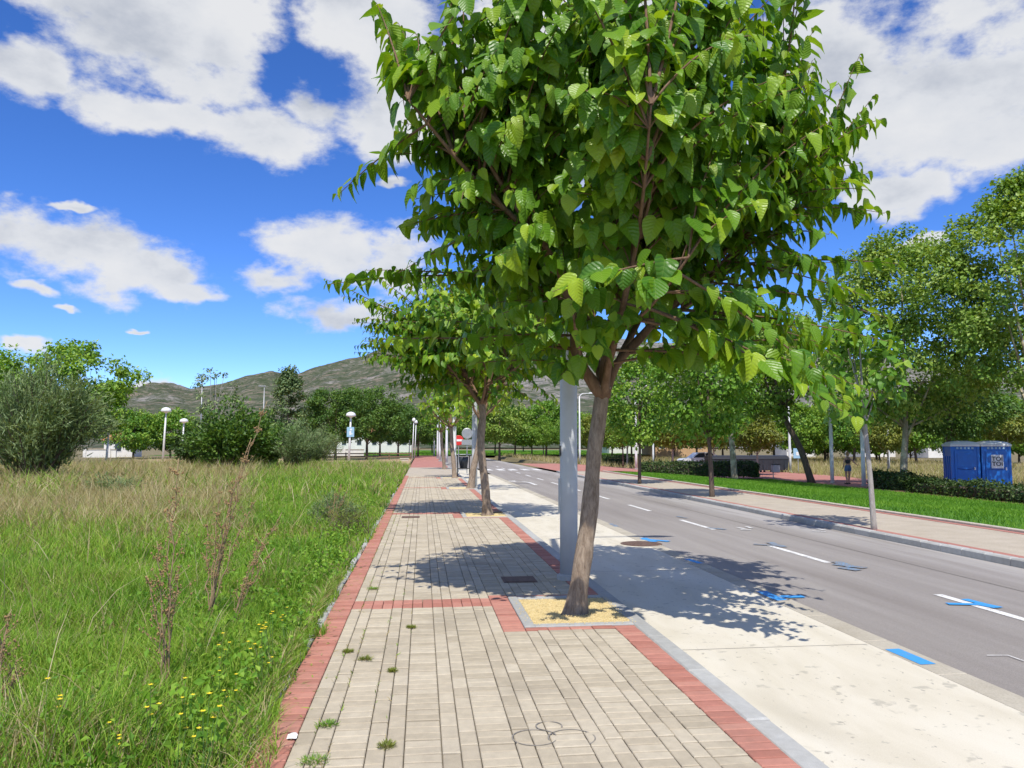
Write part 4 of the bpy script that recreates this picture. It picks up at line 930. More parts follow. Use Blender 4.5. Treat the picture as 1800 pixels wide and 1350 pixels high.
put(shrub('tall_shrub', 'low dark bush at the left foot of the olive-green shrub', 1.8, 3.0, M['hedge_leaf'], 88, 60, 130, 0.2, QUAD), gx(350, 50), 50)
put(shrub('tall_shrub', 'grey-green bush between the pale shrub and the park trees', 2.2, 3.4, M['silver_leaf'], 89, 60, 130, 0.2, STRIP), gx(555, 60), 60)
put(shrub('tall_shrub', 'pale grey-green shrub right of the dark bush', 1.8, 3.3, M['silver_leaf'], 83, 60, 130, 0.2, STRIP), gx(520, 50), 50)
put(shrub('low_shrub', 'low dark green bush in the dry grass below the silvery shrub', 1.1, 0.75, M['silver_leaf'], 84, 30, 50, 0.12, STRIP), gx(205, 25), 25)
put(shrub('low_shrub', 'olive weed bush leaning over the pavement edge', 0.55, 0.75, M['yellow_leaf'], 85, 26, 34, 0.06, STRIP), G(615, 950).x - 0.15, G(615, 945).y)
put(shrub('low_shrub', 'pale weed bush farther along the pavement edge', 0.6, 0.8, M['silver_leaf'], 86, 36, 60, 0.08, STRIP), -1.7, 15.5)

# ------------------------------------------------------------------ hedges
def hedge(label, x0, x1, y0, y1, h, seed):
    rr = np.random.default_rng(seed); cx, cy = (x0 + x1) / 2, (y0 + y1) / 2; z0 = terrf(cx); t = thing('hedge', label, 'hedge', (cx, cy, z0), 0, 'clipped hedges')
    lx, ly = (x1 - x0), (y1 - y0); n = int(520 * (lx * ly + 2 * h * (lx + ly)))
    p = rr.uniform(-0.5, 0.5, (n, 3)) * np.array((lx, ly, h)) + np.array((0, 0, h / 2))
    ax_ = rr.integers(0, 5, n)
    for k_, (i, s) in enumerate(((2, 1), (0, 1), (0, -1), (1, 1), (1, -1))):
        mk = (ax_ == k_); ext = (lx, ly, h)[i]; p[mk, i] = (s * ext / 2 + (h / 2 if i == 2 else 0)) + rr.normal(0, 0.06, mk.sum())
    p[:, 2] += 0.10 * np.sin(p[:, 0] * 2.1 + seed) * np.sin(p[:, 1] * 1.7) * (p[:, 2] > h * 0.5)
    N = norm((p - np.array((0, 0, h * 0.4))) / np.array((lx, ly, h))) + rr.normal(0, 0.5, (n, 3)) + np.array((0, 0, 0.4))
    lm = MB(); place(lm, QUAD, p, rr.normal(0, 1, (n, 3)), N, 0.10 * rr.uniform(0.7, 1.4, n), rr.random(n))
    MB().box((0, 0, h / 2 - 0.06), (lx - 0.3, ly - 0.3, h - 0.22), ch=0.05).build('branches', M['dark_bark'], t)
    tag(lm.build('foliage', M['hedge_leaf'], t, False, True), kind='stuff'); return t
h1 = hedge('low clipped hedge crossing the far end of the lawn', gx(1132, 45.8), gx(1325, 45.8), 45.3, 46.4, 0.85, 1)
hedge('dark clipped hedge in front of the blue toilets', 21.6, 22.5, 22.0, 32.4, 0.58, 2)
hedge('short dark hedge left of the mottled plane trunk', 21.9, 22.8, 33.6, 35.8, 0.75, 3)
hedge('distant low hedge on the far side of the red plaza', gx(1062, 74), gx(1110, 74), 73.5, 74.7, 0.9, 4)

# ------------------------------------------------------------------ lamp posts
def street_lamp(label, x, y, z0=0.0, h=7.3, r=0.108, mat='pole', arm=1.55, group='tall grey lamp posts along the left pavement', lean=0.0):
    t = thing('lamp_post', label, 'lamp post', (x, y, z0), 0, group); t.rotation_euler = (0, lean, 0)
    MB().lathe([(r * 1.35, 0), (r * 1.35, 0.05), (r * 1.05, 0.07)], seg=18).build('base', M['kerb'], t)
    MB().lathe([(r, 0.06), (r, 1.2), (r * 0.98, 2.4), (r * 0.78, h * 0.6), (r * 0.5, h)], seg=24).build('pole', M[mat], t, True)
    MB().tube(smooth_path([(0, 0, h - 0.05), (arm * 0.3, 0, h + 0.25), (arm, 0, h + 0.3)], 8), list(np.linspace(r * 0.45, 0.03, 9)), 10).build('arm', M[mat], t, True)
    MB().tube([(arm - 0.1, 0, h + 0.29), (arm + 0.1, 0, h + 0.31), (arm + 0.5, 0, h + 0.31), (arm + 0.75, 0, h + 0.29)], [0.05, 0.13, 0.15, 0.05], 12, squash=0.5).build('lamp_head', M[mat], t, True)
    if mat == 'pole' and y < 15:
        d = MB().box((-r - 0.002, 0.02, 1.0), (0.012, 0.11, 0.42), ch=0.004); d.build('service_door', M['pole'], t); MB().box((-r - 0.004, -0.02, 1.55), (0.01, 0.05, 0.12)).build('sticker', M['black'], t)
    return t
g = G(1000, 1018); street_lamp('thick pale grey lamp post just behind the nearest mulberry tree', g.x, g.y, lean=0.004)
g = G(834, 857); lamp2 = street_lamp('grey lamp post beside the leaning third mulberry tree', g.x, g.y)
for (px_, py_, lab) in ((798, 838, 'pale lamp post just left of the litter bin'), (785, 815, 'white lamp post third along the far pavement'), (773, 811, 'white lamp post fourth along the far pavement'), (769, 806, 'white lamp post fifth along the far pavement'), (763, 802, 'white lamp post last along the far pavement')):
    g = G(px_, py_); street_lamp(lab, g.x, g.y, 0, 7.0, 0.11, 'white_pole')
for (px_, yy, lab) in ((1388, 58, 'white lamp post beside the blue path sign'), (1461, 40.5, 'white lamp post left of the walking woman'), (1516, 37.5, 'white lamp post behind the nearest young street tree'), (1561, 62, 'white lamp post behind the short dark hedge'), (1288, 47.5, 'grey lamp post rising behind the pale plane trunk'), (1019, 72, 'white lamp post right of the thick grey lamp post'), (1148, 80, 'white lamp post behind the hedge end'), (1118, 60, 'white lamp post beside the third street tree')):
    xx = gx(px_, yy); street_lamp(lab, xx, yy, terrf(xx) if xx > 11 else 0, 6.4, 0.10, 'white_pole', 0.9, 'white lamp posts round the plaza')
def mushroom_lamp(label, x, y, h, sign=False, r=0.10, hd=1.0):
    t = thing('mushroom_lamp', label, 'lamp', (x, y, 0), 0, 'mushroom-headed park lamps'); lean = 0.03 * h
    MB().tube([(-lean, 0, 0), (0, 0, h - 0.35)], [r, r * 0.62], 12).build('pole', M['white_pole'], t, True)
    MB().lathe([(a_ * hd, z_) for a_, z_ in ((0.10, h - 0.42), (0.16, h - 0.34), (0.40, h - 0.30), (0.44, h - 0.22), (0.36, h - 0.04), (0.18, h + 0.06), (0.02, h + 0.09))], seg=18).build('lamp_head', M['white'], t, True)
    if sign:
        s = MB().box((0, -0.12, h * 0.62), (0.62, 0.03, 0.85), ch=0.01).build('sign_plate', M['sign_blue'], t)
        q = MB(); q.lathe([(0.09, 0), (0.09, 0.012)], (0, 0, 0), 12); q.v[-1] = q.v[-1][:, [0, 2, 1]] + np.array((0.04, -0.15, h * 0.62 + 0.22)); q.box((-0.02, -0.139, h * 0.62 - 0.08), (0.16, 0.006, 0.34)); q.box((0.12, -0.139, h * 0.62 - 0.16), (0.1, 0.006, 0.1)); q.build('pictogram', M['white'], s)
    return t
mushroom_lamp('mushroom lamp carrying a pale blue sign in front of the park trees', gx(616, 68), 68, 4.4, True, 0.11)
mushroom_lamp('leftmost mushroom lamp half hidden beside the silvery shrub', gx(190, 62), 62, 3.0)
mushroom_lamp('tall mushroom lamp standing alone in front of the low green trees', gx(290, 70), 70, 4.8)
mushroom_lamp('distant mushroom lamp peeping over the olive bush', gx(322, 84), 84, 4.3)
for i, (px_, yy) in enumerate(((727, 88), (731, 96), (721, 104))):
    mushroom_lamp(['slim park lamp at the pavement edge nearest the lamp row', 'slim park lamp in the middle of the pavement edge trio', 'slim park lamp leftmost of the pavement edge trio'][i], gx(px_, yy), yy, 4.6, False, 0.07, 0.5)
for (px_, yy, h, lab) in ((462, 100, 9.0, 'distant twin street light above the shrubs, left one'), (543, 110, 8.2, 'distant street light behind the park trees, right one'), (352, 95, 9.2, 'distant street light above the dark bush by the sparse tree')):
    t = thing('distant_street_light', lab, 'street light', (gx(px_, yy), yy, 0), 0, 'distant street lights'); MB().lathe([(0.09, 0), (0.05, h)], seg=8).build('pole', M['metal'], t, True); MB().box((-0.25, 0, h + 0.03), (0.9, 0.25, 0.12), ch=0.03).build('lamp_head', M['metal'], t)

# ------------------------------------------------------------------ signs, bins, post
g = G(822, 830); yy = 44.0
t = thing('road_sign', 'round road sign seen from behind with a plate below it', 'sign', (gx(821, yy), yy, 0)); zc = P(821, 762, yy).z
MB().tube([(0, 0, 0), (0, 0, zc + 0.3)], 0.03, 8).build('pole', M['metal'], t)
q = MB(); q.lathe([(0.31, 0), (0.31, 0.02), (0.29, 0.03)], seg=24); q.v[-1] = q.v[-1][:, [0, 2, 1]] * np.array((1, -1, 1)) + np.array((0, -0.03, zc)); q.build('disc', M['metal'], t)
MB().box((0, -0.045, zc - 0.50), (0.62, 0.02, 0.30), ch=0.006).build('plate', M['metal'], t)
t = thing('disc_sign', 'small red disc sign with a white bar on a slim post', 'sign', (gx(806, 46), 46, 0)); zc = P(806, 774, 46).z
MB().tube([(0, 0, 0), (0, 0, zc + 0.2)], 0.03, 8).build('pole', M['metal'], t)
q = MB(); q.lathe([(0.30, 0), (0.30, 0.02), (0.28, 0.03)], seg=24); q.v[-1] = q.v[-1][:, [0, 2, 1]] * np.array((1, -1, 1)) + np.array((0, -0.04, zc)); q.build('disc', M['sign_red'], t)
MB().box((0.05, -0.076, zc), (0.34, 0.006, 0.12)).build('bar', M['white'], t)
t = thing('path_sign', 'pale blue sign on a thin post beside the red path', 'sign', (gx(1402, 55), 55, terrf(25))); zc = P(1402, 797, 55).z + 0.5
MB().tube([(0, 0, 0), (0, 0, zc + 0.2)], 0.03, 8).build('pole', M['metal'], t); s = MB().box((0, -0.04, zc), (0.75, 0.03, 0.75), ch=0.02).build('sign_plate', M['sign_blue'], t)
q = MB(); q.box((-0.05, -0.060, zc - 0.02), (0.22, 0.006, 0.26)); q.box((0.12, -0.060, zc + 0.12), (0.12, 0.006, 0.12)); q.build('pictogram', M['white'], s)
g = G(815, 832); t = thing('litter_bin', 'black litter bin on a frame under the round road sign', 'litter bin', (gx(815, 40), 40, 0), 0, 'litter bins')
bb = MB(); bb.tube([(0, 0, 0.42), (0, 0, 0.75), (0, 0, 1.0)], [0.18, 0.235, 0.25], 14); bb.build('bin', M['dark_bin'], t, True)
for s in (-1, 1): MB().box((s * 0.31, 0, 0.55), (0.05, 0.05, 1.1), ch=0.008).build('leg', M['black'], t)
MB().box((0, 0, 1.12), (0.72, 0.42, 0.05), ch=0.015).build('canopy', M['metal'], t); MB().box((0, 0, 0.40), (0.6, 0.06, 0.04)).build('cross_bar', M['black'], t)
t = thing('litter_bin', 'grey box litter bin on a post on the red path beside the lawn', 'litter bin', (gx(1361, 46.6), 46.6, terrf(20)), 0, 'litter bins')
MB().tube([(-0.12, 0, 0), (-0.12, 0, 0.8)], 0.03, 8).build('post', M['metal'], t); MB().box((0.02, -0.05, 0.62), (0.42, 0.34, 0.50), ch=0.03).build('bin', M['metal'], t); MB().box((0.02, -0.05, 0.89), (0.46, 0.38, 0.04), ch=0.01).build('lid', M['dark_bin'], t)
# waste containers
def container(label, x, y):
    z0 = terrf(x); t = thing('waste_container', label, 'waste container', (x, y, z0), 0, 'dark waste containers in a row')
    b = MB(); b.add([(-0.55, -0.42, 0.16), (0.55, -0.42, 0.16), (0.55, 0.42, 0.16), (-0.55, 0.42, 0.16), (-0.64, -0.52, 1.05), (0.64, -0.52, 1.05), (0.64, 0.52, 1.05), (-0.64, 0.52, 1.05)], [(0, 3, 2, 1), (4, 5, 6, 7), (0, 1, 5, 4), (1, 2, 6, 5), (2, 3, 7, 6), (3, 0, 4, 7)])
    for s in (-0.3, 0.3): b.box((s, -0.49, 0.6), (0.05, 0.06, 0.75))
    b.box((0, 0, 1.06), (1.34, 1.1, 0.05), ch=0.015); b.build('body', M['dark_bin'], t)
    MB().tube([(-0.64, 0, 1.10), (0.64, 0, 1.10)], [0.53, 0.53], 16, squash=0.42).build('lid', M['black'], t)
    for (a, c) in ((-0.45, -0.32), (0.45, -0.32), (-0.45, 0.32), (0.45, 0.32)):
        MB().tube([(a - 0.03, c, 0.09), (a + 0.03, c, 0.09)], 0.09, 10).build('wheel', M['black'], t)
for i in range(7):
    container('dark waste container, ' + ['leftmost', 'second', 'third', 'fourth', 'fifth', 'sixth', 'rightmost'][i] + ' of the row beyond the hedge', gx(1256 + i * 19.0, 57), 57 + 0.05 * i)
g = G(1230, 825, -0.4); xx = gx(1231, 68)
t = thing('parked_car', 'silver-white parked car behind the hedge beside the waste containers', 'car', (xx, 68, terrf(xx)))
prof = [(-1.95, 0.35), (-1.98, 0.75), (-1.75, 0.88), (-1.05, 0.95), (-0.45, 1.42), (0.75, 1.45), (1.55, 1.05), (1.95, 0.98), (2.0, 0.55), (1.95, 0.30)]
b = MB(); n = len(prof); b.add([(x_, -0.82 + (0.12 if z_ > 1.1 else 0), z_) for x_, z_ in prof] + [(x_, 0.82 - (0.12 if z_ > 1.1 else 0), z_) for x_, z_ in prof], [tuple(range(n)), tuple(range(2 * n - 1, n - 1, -1))] + [(i, n + i, n + (i + 1) % n, (i + 1) % n) for i in range(n)]); b.build('body', M['car_paint'], t)
for q_ in ([(-0.95, 0.98), (-0.42, 1.36), (0.12, 1.38), (0.12, 0.98)], [(0.18, 0.98), (0.18, 1.38), (0.72, 1.38), (1.3, 1.0)]):
    MB().add([(x_, -0.83 + (0.10 if z_ > 1.1 else 0), z_) for x_, z_ in q_], [(0, 1, 2, 3)[::-1]]).build('window', M['glass'], t)
for (a, c) in ((-1.25, -0.78), (1.25, -0.78), (-1.25, 0.78), (1.25, 0.78)):
    wh = MB().tube([(a, c - 0.1, 0.31), (a, c + 0.1, 0.31)], 0.31, 16).build('wheel', M['black'], t); MB().tube([(a, c - 0.11, 0.31), (a, c - 0.09, 0.31)], 0.19, 12).build('rim', M['metal'], wh)
for s in (-0.6, 0.6): MB().box((-1.97, s, 0.70), (0.06, 0.3, 0.12), ch=0.02).build('headlight', M['white'], t)

# ------------------------------------------------------------------ portable toilets
def text_mesh(txt, size):
    cu = bpy.data.curves.new('lettering', 'FONT'); cu.body = txt; cu.size = size; cu.align_x = 'CENTER'; cu.align_y = 'CENTER'; cu.extrude = 0.003; cu.space_line = 0.85; cu.offset = 0.006
    o = bpy.data.objects.new('lettering', cu); COL.objects.link(o); dg = bpy.context.evaluated_depsgraph_get()
    me = bpy.data.meshes.new_from_object(o.evaluated_get(dg)); bpy.data.objects.remove(o); return me
def toilet(label, x, y, rz, sign):
    t = thing('portable_toilet', label, 'portable toilet', (x, y, terrf(x)), rz, 'blue portable toilets')
    MB().box((0, 0, 0.08), (1.26, 1.22, 0.14), ch=0.02).build('skid_base', M['black'], t)
    b = MB(); b.box((0, 0, 1.10), (1.18, 1.14, 1.92), ch=0.03)
    for s in (-1, 1):
        for c in (-1, 1): b.box((s * 0.56, c * 0.54, 1.10), (0.11, 0.11, 1.95), ch=0.025)
        for q in (-0.3, 0.0, 0.3): b.box((s * 0.605, q, 0.95), (0.03, 0.12, 1.3), ch=0.01)
    b.build('cabin', M['blue'], t)
    d = MB(); d.box((0, -0.585, 1.02), (0.86, 0.03, 1.66), ch=0.012).build('x', M['blue'], t) if False else None
    dr = MB().box((0, -0.588, 1.02), (0.90, 0.035, 1.70), ch=0.012).build('door', M['blue'], t)
    MB().box((0, -0.610, 1.40), (0.70, 0.02, 0.62), ch=0.008).build('panel', M['blue'], dr); MB().box((0, -0.610, 0.62), (0.70, 0.02, 0.66), ch=0.008).build('panel', M['blue'], dr)
    MB().tube(smooth_path([(-0.36, -0.625, 1.02), (0, -0.63, 0.97), (0.36, -0.625, 1.02)], 8), 0.014, 6).build('groove', M['blue_dark'], dr); MB().box((0.38, -0.62, 1.02), (0.05, 0.05, 0.14), ch=0.01).build('handle', M['white'], dr)
    for i in range(5): MB().box((-0.32 + i * 0.16, -0.585, 1.97), (0.09, 0.025, 0.09), ch=0.006).build('vent', M['sign_blue'], t)
    for i in range(5): MB().box((0.60, -0.34 + i * 0.17, 1.97), (0.025, 0.09, 0.09), ch=0.006).build('vent', M['sign_blue'], t)
    rf = MB(); rings = [(0.64, 0.62, 2.05), (0.65, 0.63, 2.13), (0.50, 0.48, 2.25), (0.22, 0.2, 2.31)]
    v = [p for (a, c, z) in rings for p in ((-a, -c, z), (a, -c, z), (a, c, z), (-a, c, z))]; f = [(3, 2, 1, 0), (12, 13, 14, 15)] + [(r * 4 + i, r * 4 + (i + 1) % 4, r * 4 + 4 + (i + 1) % 4, r * 4 + 4 + i) for r in range(3) for i in range(4)]
    rf.add(v, f).build('roof', M['white'], t)
    if sign:
        s = MB().box((0.02, -0.63, 1.35), (0.50, 0.012, 0.62), ch=0.003).build('sign_plate', M['white'], t)
        lt = obj('lettering', text_mesh('TOI\nTOI', 0.27), M['black'], s, (0.02, -0.6395, 1.35)); lt.rotation_euler = (math.pi / 2, 0, 0)
    return t
tx = gx(1742, 33.5); toilet('blue portable toilet with white roof and a TOI TOI sign', tx, 33.5, -0.35, True)
toilet('blue portable toilet without a sign, left of its neighbour', tx - 1.22, 33.95, -0.35, False)

# ------------------------------------------------------------------ walking woman
def person():
    yy = 39.5; xx = gx(1489, yy)
    t = thing('person', 'woman in black top and denim shorts walking away with one arm out', 'person', (xx, yy, terrf(xx) + 0.006))
    J = [((0, 0, 0.93), .135, .10), ((0, 0, 1.08), .115, .085), ((0, -0.01, 1.25), .13, .095), ((0, -0.01, 1.38), .10, .075), ((0, 0, 1.46), .05, .05), ((0, 0.01, 1.53), .062, .07), ((0, 0.01, 1.61), .078, .09), ((0, 0, 1.67), .05, .055),
         ((-.09, 0, .86), .085, .09), ((-.10, .03, .48), .055, .058), ((-.10, -.05, .26), .05, .055), ((-.10, -.02, .08), .034, .036), ((-.11, .09, .035), .035, .028),
         ((.09, 0, .86), .085, .09), ((.10, .05, .48), .055, .058), ((.10, .10, .27), .05, .055), ((.10, .09, .08), .034, .036), ((.11, .20, .035), .035, .028),
         ((-.17, -.01, 1.37), .05, .05), ((-.23, -.03, 1.12), .038, .04), ((-.20, .10, .93), .028, .03), ((-.19, .16, .86), .026, .018),
         ((.17, -.01, 1.36), .05, .05), ((.34, .0, 1.20), .038, .04), ((.52, .04, 1.06), .027, .028), ((.60, .05, 1.02), .026, .016)]
    E = [(0, 1), (1, 2), (2, 3), (3, 4), (4, 5), (5, 6), (6, 7), (0, 8), (8, 9), (9, 10), (10, 11), (11, 12), (0, 13), (13, 14), (14, 15), (15, 16), (16, 17), (3, 18), (18, 19), (19, 20), (20, 21), (3, 22), (22, 23), (23, 24), (24, 25)]
    for hand, sx in ((21, -1), (25, 1)):
        b = Vector(J[hand][0]); dr = (b - Vector(J[hand - 1][0])).normalized()
        for i, (o_, L) in enumerate(((-.024, .055), (-.008, .065), (.008, .06), (.024, .05), (.035, .03))):
            k_ = len(J); m = b + dr * L * .5 + Vector((0, o_, 0)); e = m + dr * L * .5 + Vector((0, 0, -.012)); J += [(tuple(m), .009, .009), (tuple(e), .008, .008)]; E += [(hand, k_), (k_, k_ + 1)]
    me = bpy.data.meshes.new('body'); me.from_pydata([j[0] for j in J], E, []); o = bpy.data.objects.new('body', me); COL.objects.link(o)
    md = o.modifiers.new('skin', 'SKIN'); 
    if not me.skin_vertices: 
        bpy.context.view_layer.objects.active = o
    for i, sv in enumerate(me.skin_vertices[0].data): sv.radius = J[i][1:3]; sv.use_root = (i == 0)
    o.modifiers.new('sub', 'SUBSURF').levels = 2
    dg = bpy.context.evaluated_depsgraph_get(); bm_ = bpy.data.meshes.new_from_object(o.evaluated_get(dg)); bpy.data.objects.remove(o)
    for p in bm_.polygons: p.use_smooth = True
    obj('body', bm_, M['skin'], t)
    def ell(name, rings, mat, seg=16):
        v = []; f = []
        for (cx, cy, z, rx, ry) in rings: v += [(cx + rx * math.cos(a), cy + ry * math.sin(a), z) for a in np.linspace(0, 2 * math.pi, seg, endpoint=False)]
        for i in range(len(rings) - 1): f += [(i * seg + j, i * seg + (j + 1) % seg, (i + 1) * seg + (j + 1) % seg, (i + 1) * seg + j) for j in range(seg)]
        MB().add(v, f).build(name, mat, t, True)
    ell('shorts', [(0, 0, 1.02, .145, .118), (0, 0, .95, .168, .13), (0, 0, .86, .185, .135), (0, 0, .80, .19, .13)], M['denim'])
    for s in (-1, 1): ell('short_leg', [(s * .092, .005, .86, .098, .112), (s * .098, .01, .70, .098, .105)], M['denim'], 12)
    ell('top', [(0, 0, 1.10, .125, .098), (0, -.01, 1.22, .145, .112), (0, -.01, 1.31, .14, .105)], M['black'])
    for s in (-1, 1): MB().tube([(s * .09, -.115, 1.30), (-s * .05, -.10, 1.40), (-s * .07, -.03, 1.455)], .011, 6).build('strap', M['black'], t)
    ell('hair', [(0, 0, 1.735, .01, .01), (0, 0, 1.72, .06, .065), (0, -.005, 1.66, .092, .098), (0, -.02, 1.58, .088, .09), (0, -.035, 1.53, .06, .055)], M['hair'])
    ell('bun', [(0, -.02, 1.80, .005, .005), (0, -.025, 1.785, .035, .035), (0, -.025, 1.75, .045, .045), (0, -.02, 1.715, .02, .02)], M['hair'], 10)
    for (a, c) in ((-.105, .04), (.105, .15)): MB().box((a, c, .035), (.085, .25, .06), ch=.02).build('shoe', M['black'], t)
person()

# ------------------------------------------------------------------ far houses and walls
def house(label, px_, yy, w, d, h, mat, roof_h=1.4, n_win=3, z0=0.0, rz=0.0):
    xx = gx(px_, yy); t = thing('house', label, 'house', (xx, yy, z0 if xx < 11 else terrf(xx)), rz, 'low houses far behind the trees')
    MB().box((0, 0, h / 2), (w, d, h)).build('wall', mat, t)
    rf = MB(); a, c = w / 2 + 0.35, d / 2 + 0.35; rf.add([(-a, -c, h), (a, -c, h), (a, c, h), (-a, c, h), (-w * 0.2, 0, h + roof_h), (w * 0.2, 0, h + roof_h)], [(0, 3, 2, 1), (0, 1, 5, 4), (1, 2, 5), (2, 3, 4, 5), (3, 0, 4)]); rf.build('roof', M['tile'], t)
    for i in range(n_win):
        x_ = -w / 2 + w * (i + 0.5) / n_win; wn = MB().box((x_, -d / 2 - 0.01, h * 0.58), (0.95, 0.06, 1.1)).build('window', M['white'], t); MB().box((x_, -d / 2 - 0.045, h * 0.58), (0.8, 0.02, 0.95)).build('pane', M['glass'], wn)
    return t
house('small white hut with pyramid tile roof behind the field', 217, 110, 3.6, 3.6, 2.2, M['wall_white'], 1.5, 1)
house('white house with tile roof glimpsed through the trees past the hedge', 1120, 135, 12, 7, 4.0, M['wall_white'], 1.8, 4)
house('ochre house glimpsed behind the hedge and small trees', 1185, 120, 9, 6, 3.6, M['wall_ochre'], 1.5, 3)
house('pale house far behind the waste containers', 1395, 125, 5, 5, 4.6, M['wall_white'], 1.6, 3)
house('pale house far behind the walking woman', 1528, 130, 6, 6, 5.5, M['wall_white'], 1.8, 4)
house('white house far behind the meadow between the mottled plane trunk and the toilets', 1640, 120, 6, 6, 3.0, M['wall_white'], 1.4, 3)
house('white house half hidden behind the park trees', 660, 150, 14, 7, 3.6, M['wall_white'], 1.5, 5)
def garden_wall(label, px0, px1, yy, h):
    x0, x1 = gx(px0, yy), gx(px1, yy); t = thing('garden_wall', label, 'wall', ((x0 + x1) / 2, yy, 0 if x1 < 11 else terrf(x1)), 0, 'low white garden walls'); MB().box((0, 0, h / 2), (x1 - x0, 0.25, h)).build('wall', M['wall_white'], t); MB().box((0, 0, h + 0.04), (x1 - x0 + 0.1, 0.4, 0.08), ch=0.01).build('coping', M['stone'], t)
    for i in range(int((x1 - x0) / 3) + 1): MB().box((-(x1 - x0) / 2 + i * 3.0, -0.16, h * 0.6), (0.35, 0.12, h * 1.2), ch=0.01).build('pillar', M['wall_white'], t)
garden_wall('low white garden wall at the back of the field left of the hut', 150, 205, 105, 1.0)
garden_wall('low white wall behind the park trees', 570, 640, 118, 0.9)
t = thing('stone_block', 'pale stone bench block at the end of the sandy path', 'bench', (gx(711, 78), 78, 0)); MB().box((0, 0, 0.25), (0.9, 0.6, 0.10), ch=0.02).build('seat', M['stone'], t); MB().box((0, 0, 0.1), (0.8, 0.5, 0.2), ch=0.02).build('plinth', M['stone'], t)
def wood_fence(label, px0, px1, yy):
    x0, x1 = gx(px0, yy), gx(px1, yy); t = thing('wooden_fence', label, 'fence', (x0, yy, 0)); n = max(2, int((x1 - x0) / 2))
    for i in range(n + 1): MB().box(((x1 - x0) * i / n, 0, 0.4), (0.12, 0.12, 0.8), ch=0.01).build('post', M['wood'], t)
    for z in (0.35, 0.68): MB().box(((x1 - x0) / 2, -0.09, z), (x1 - x0, 0.05, 0.12), ch=0.008).build('rail', M['wood'], t)
wood_fence('low wooden rail fence under the park trees', 570, 722, 84)

# ------------------------------------------------------------------ dry weeds, flowers, small things
def dry_weed(label, px_, py_, tops, seed, rad=0.006):
    g = G(px_, py_); rr = np.random.default_rng(seed); t = thing('dry_weed', label, 'weed', (g.x, g.y, 0), 0, 'tall dry weeds in the grass'); st, sd = MB(), MB()
    for (qx, qy) in tops:
        e = P(qx, qy, g.y + rr.uniform(-0.15, 0.15)) - g; L = e.length; c = e * 0.5 + Vector((-e.x * 0.22, 0, 0.04 * L)); pts = []
        for u in np.linspace(0, 1, 14): pts.append(c * 2 * u * (1 - u) + e * u * u + Vector(rr.normal(0, 0.008, 3)))
        st.tube(pts, list(np.linspace(rad * 0.85, 0.0025, 14)), 5)
        for k_ in range(int(22 * L)):
            u = rr.uniform(0.3, 1.0); i = int(u * 13); p = pts[i]; dr = (pts[min(i + 1, 13)] - pts[max(i - 1, 0)]).normalized(); bl = rr.uniform(0.05, 0.26) * (1.25 - u)
            d = (dr * 0.85 + Vector((rr.normal(0, .42), rr.normal(0, .42), rr.normal(0.05, .2)))).normalized(); q = p + d * bl; st.tube([p, q], [0.002, 0.0012], 3, cap=False)
            for m in range(rr.integers(2, 7)):
                s = p + d * bl * rr.uniform(0.25, 1.1) + Vector(rr.normal(0, 0.008, 3)); r_ = rr.uniform(0.0035, 0.0075)
                sd.add([(s.x, s.y, s.z - r_ * 1.6), (s.x + r_, s.y, s.z), (s.x, s.y + r_, s.z), (s.x - r_, s.y, s.z), (s.x, s.y - r_, s.z), (s.x, s.y, s.z + r_ * 1.6)], [(0, 2, 1), (0, 3, 2), (0, 4, 3), (0, 1, 4), (5, 1, 2), (5, 2, 3), (5, 3, 4), (5, 4, 1)])
    st.build('stems', M['straw'], t, True); tag(sd.build('seed_heads', M['seed'], t), kind='stuff'); return t
dry_weed('tallest branching brown dry weed in the green grass', 365, 1108, [(472, 705), (440, 770), (418, 830), (388, 850), (410, 905), (450, 880), (365, 915)], 1, 0.009)
dry_weed('slim brown dry weed left of the tallest one', 292, 1230, [(312, 805), (276, 950), (300, 880), (258, 1010), (312, 1010)], 2, 0.007)
dry_weed('bending straw-coloured weed right of the tallest one', 405, 1120, [(495, 900), (470, 930), (482, 965), (450, 1000)], 3, 0.006)
dry_weed('thick brown dry weed at the left edge of the picture', -18, 1300, [(18, 1070), (5, 1100), (-20, 1090)], 4, 0.009)
dry_weed('short brown dry weed low in the left corner', 5, 1275, [(36, 1150), (30, 1180), (20, 1170)], 5, 0.007)
dry_weed('small brown weed near the pavement edge behind the olive bush', 585, 935, [(600, 850), (588, 868), (612, 862), (575, 880)], 6, 0.008)
def yellow_flower():
    t = thing('yellow_wildflower', 'small yellow wildflower in the grass near the pavement', 'flower', (0, 0, 0), 0, 'yellow wildflowers in the grass'); rr = np.random.default_rng(6); st = MB()
    for i in range(4):
        e = Vector((rr.normal(0, 0.05), rr.normal(0, 0.05), rr.uniform(0.27, 0.40))); st.tube([(0, 0, 0), tuple(e * 0.5 + Vector((0.01, 0, 0))), tuple(e)], [0.003, 0.002, 0.0016], 4)
        pt = MB()
        for a in range(5):
            an = a * 2 * math.pi / 5 + i; d = Vector((math.cos(an), math.sin(an), 0.35)); s = Vector((-math.sin(an), math.cos(an), 0)); r_ = 0.011
            pt.add([tuple(e), tuple(e + d * r_ * 0.7 + s * r_ * 0.5), tuple(e + d * r_ * 1.3), tuple(e + d * r_ * 0.7 - s * r_ * 0.5)], [(0, 1, 2, 3)])
        pt.build('flower_head', M['yellow'], t)
    st.build('stems', M['stem'], t); return t
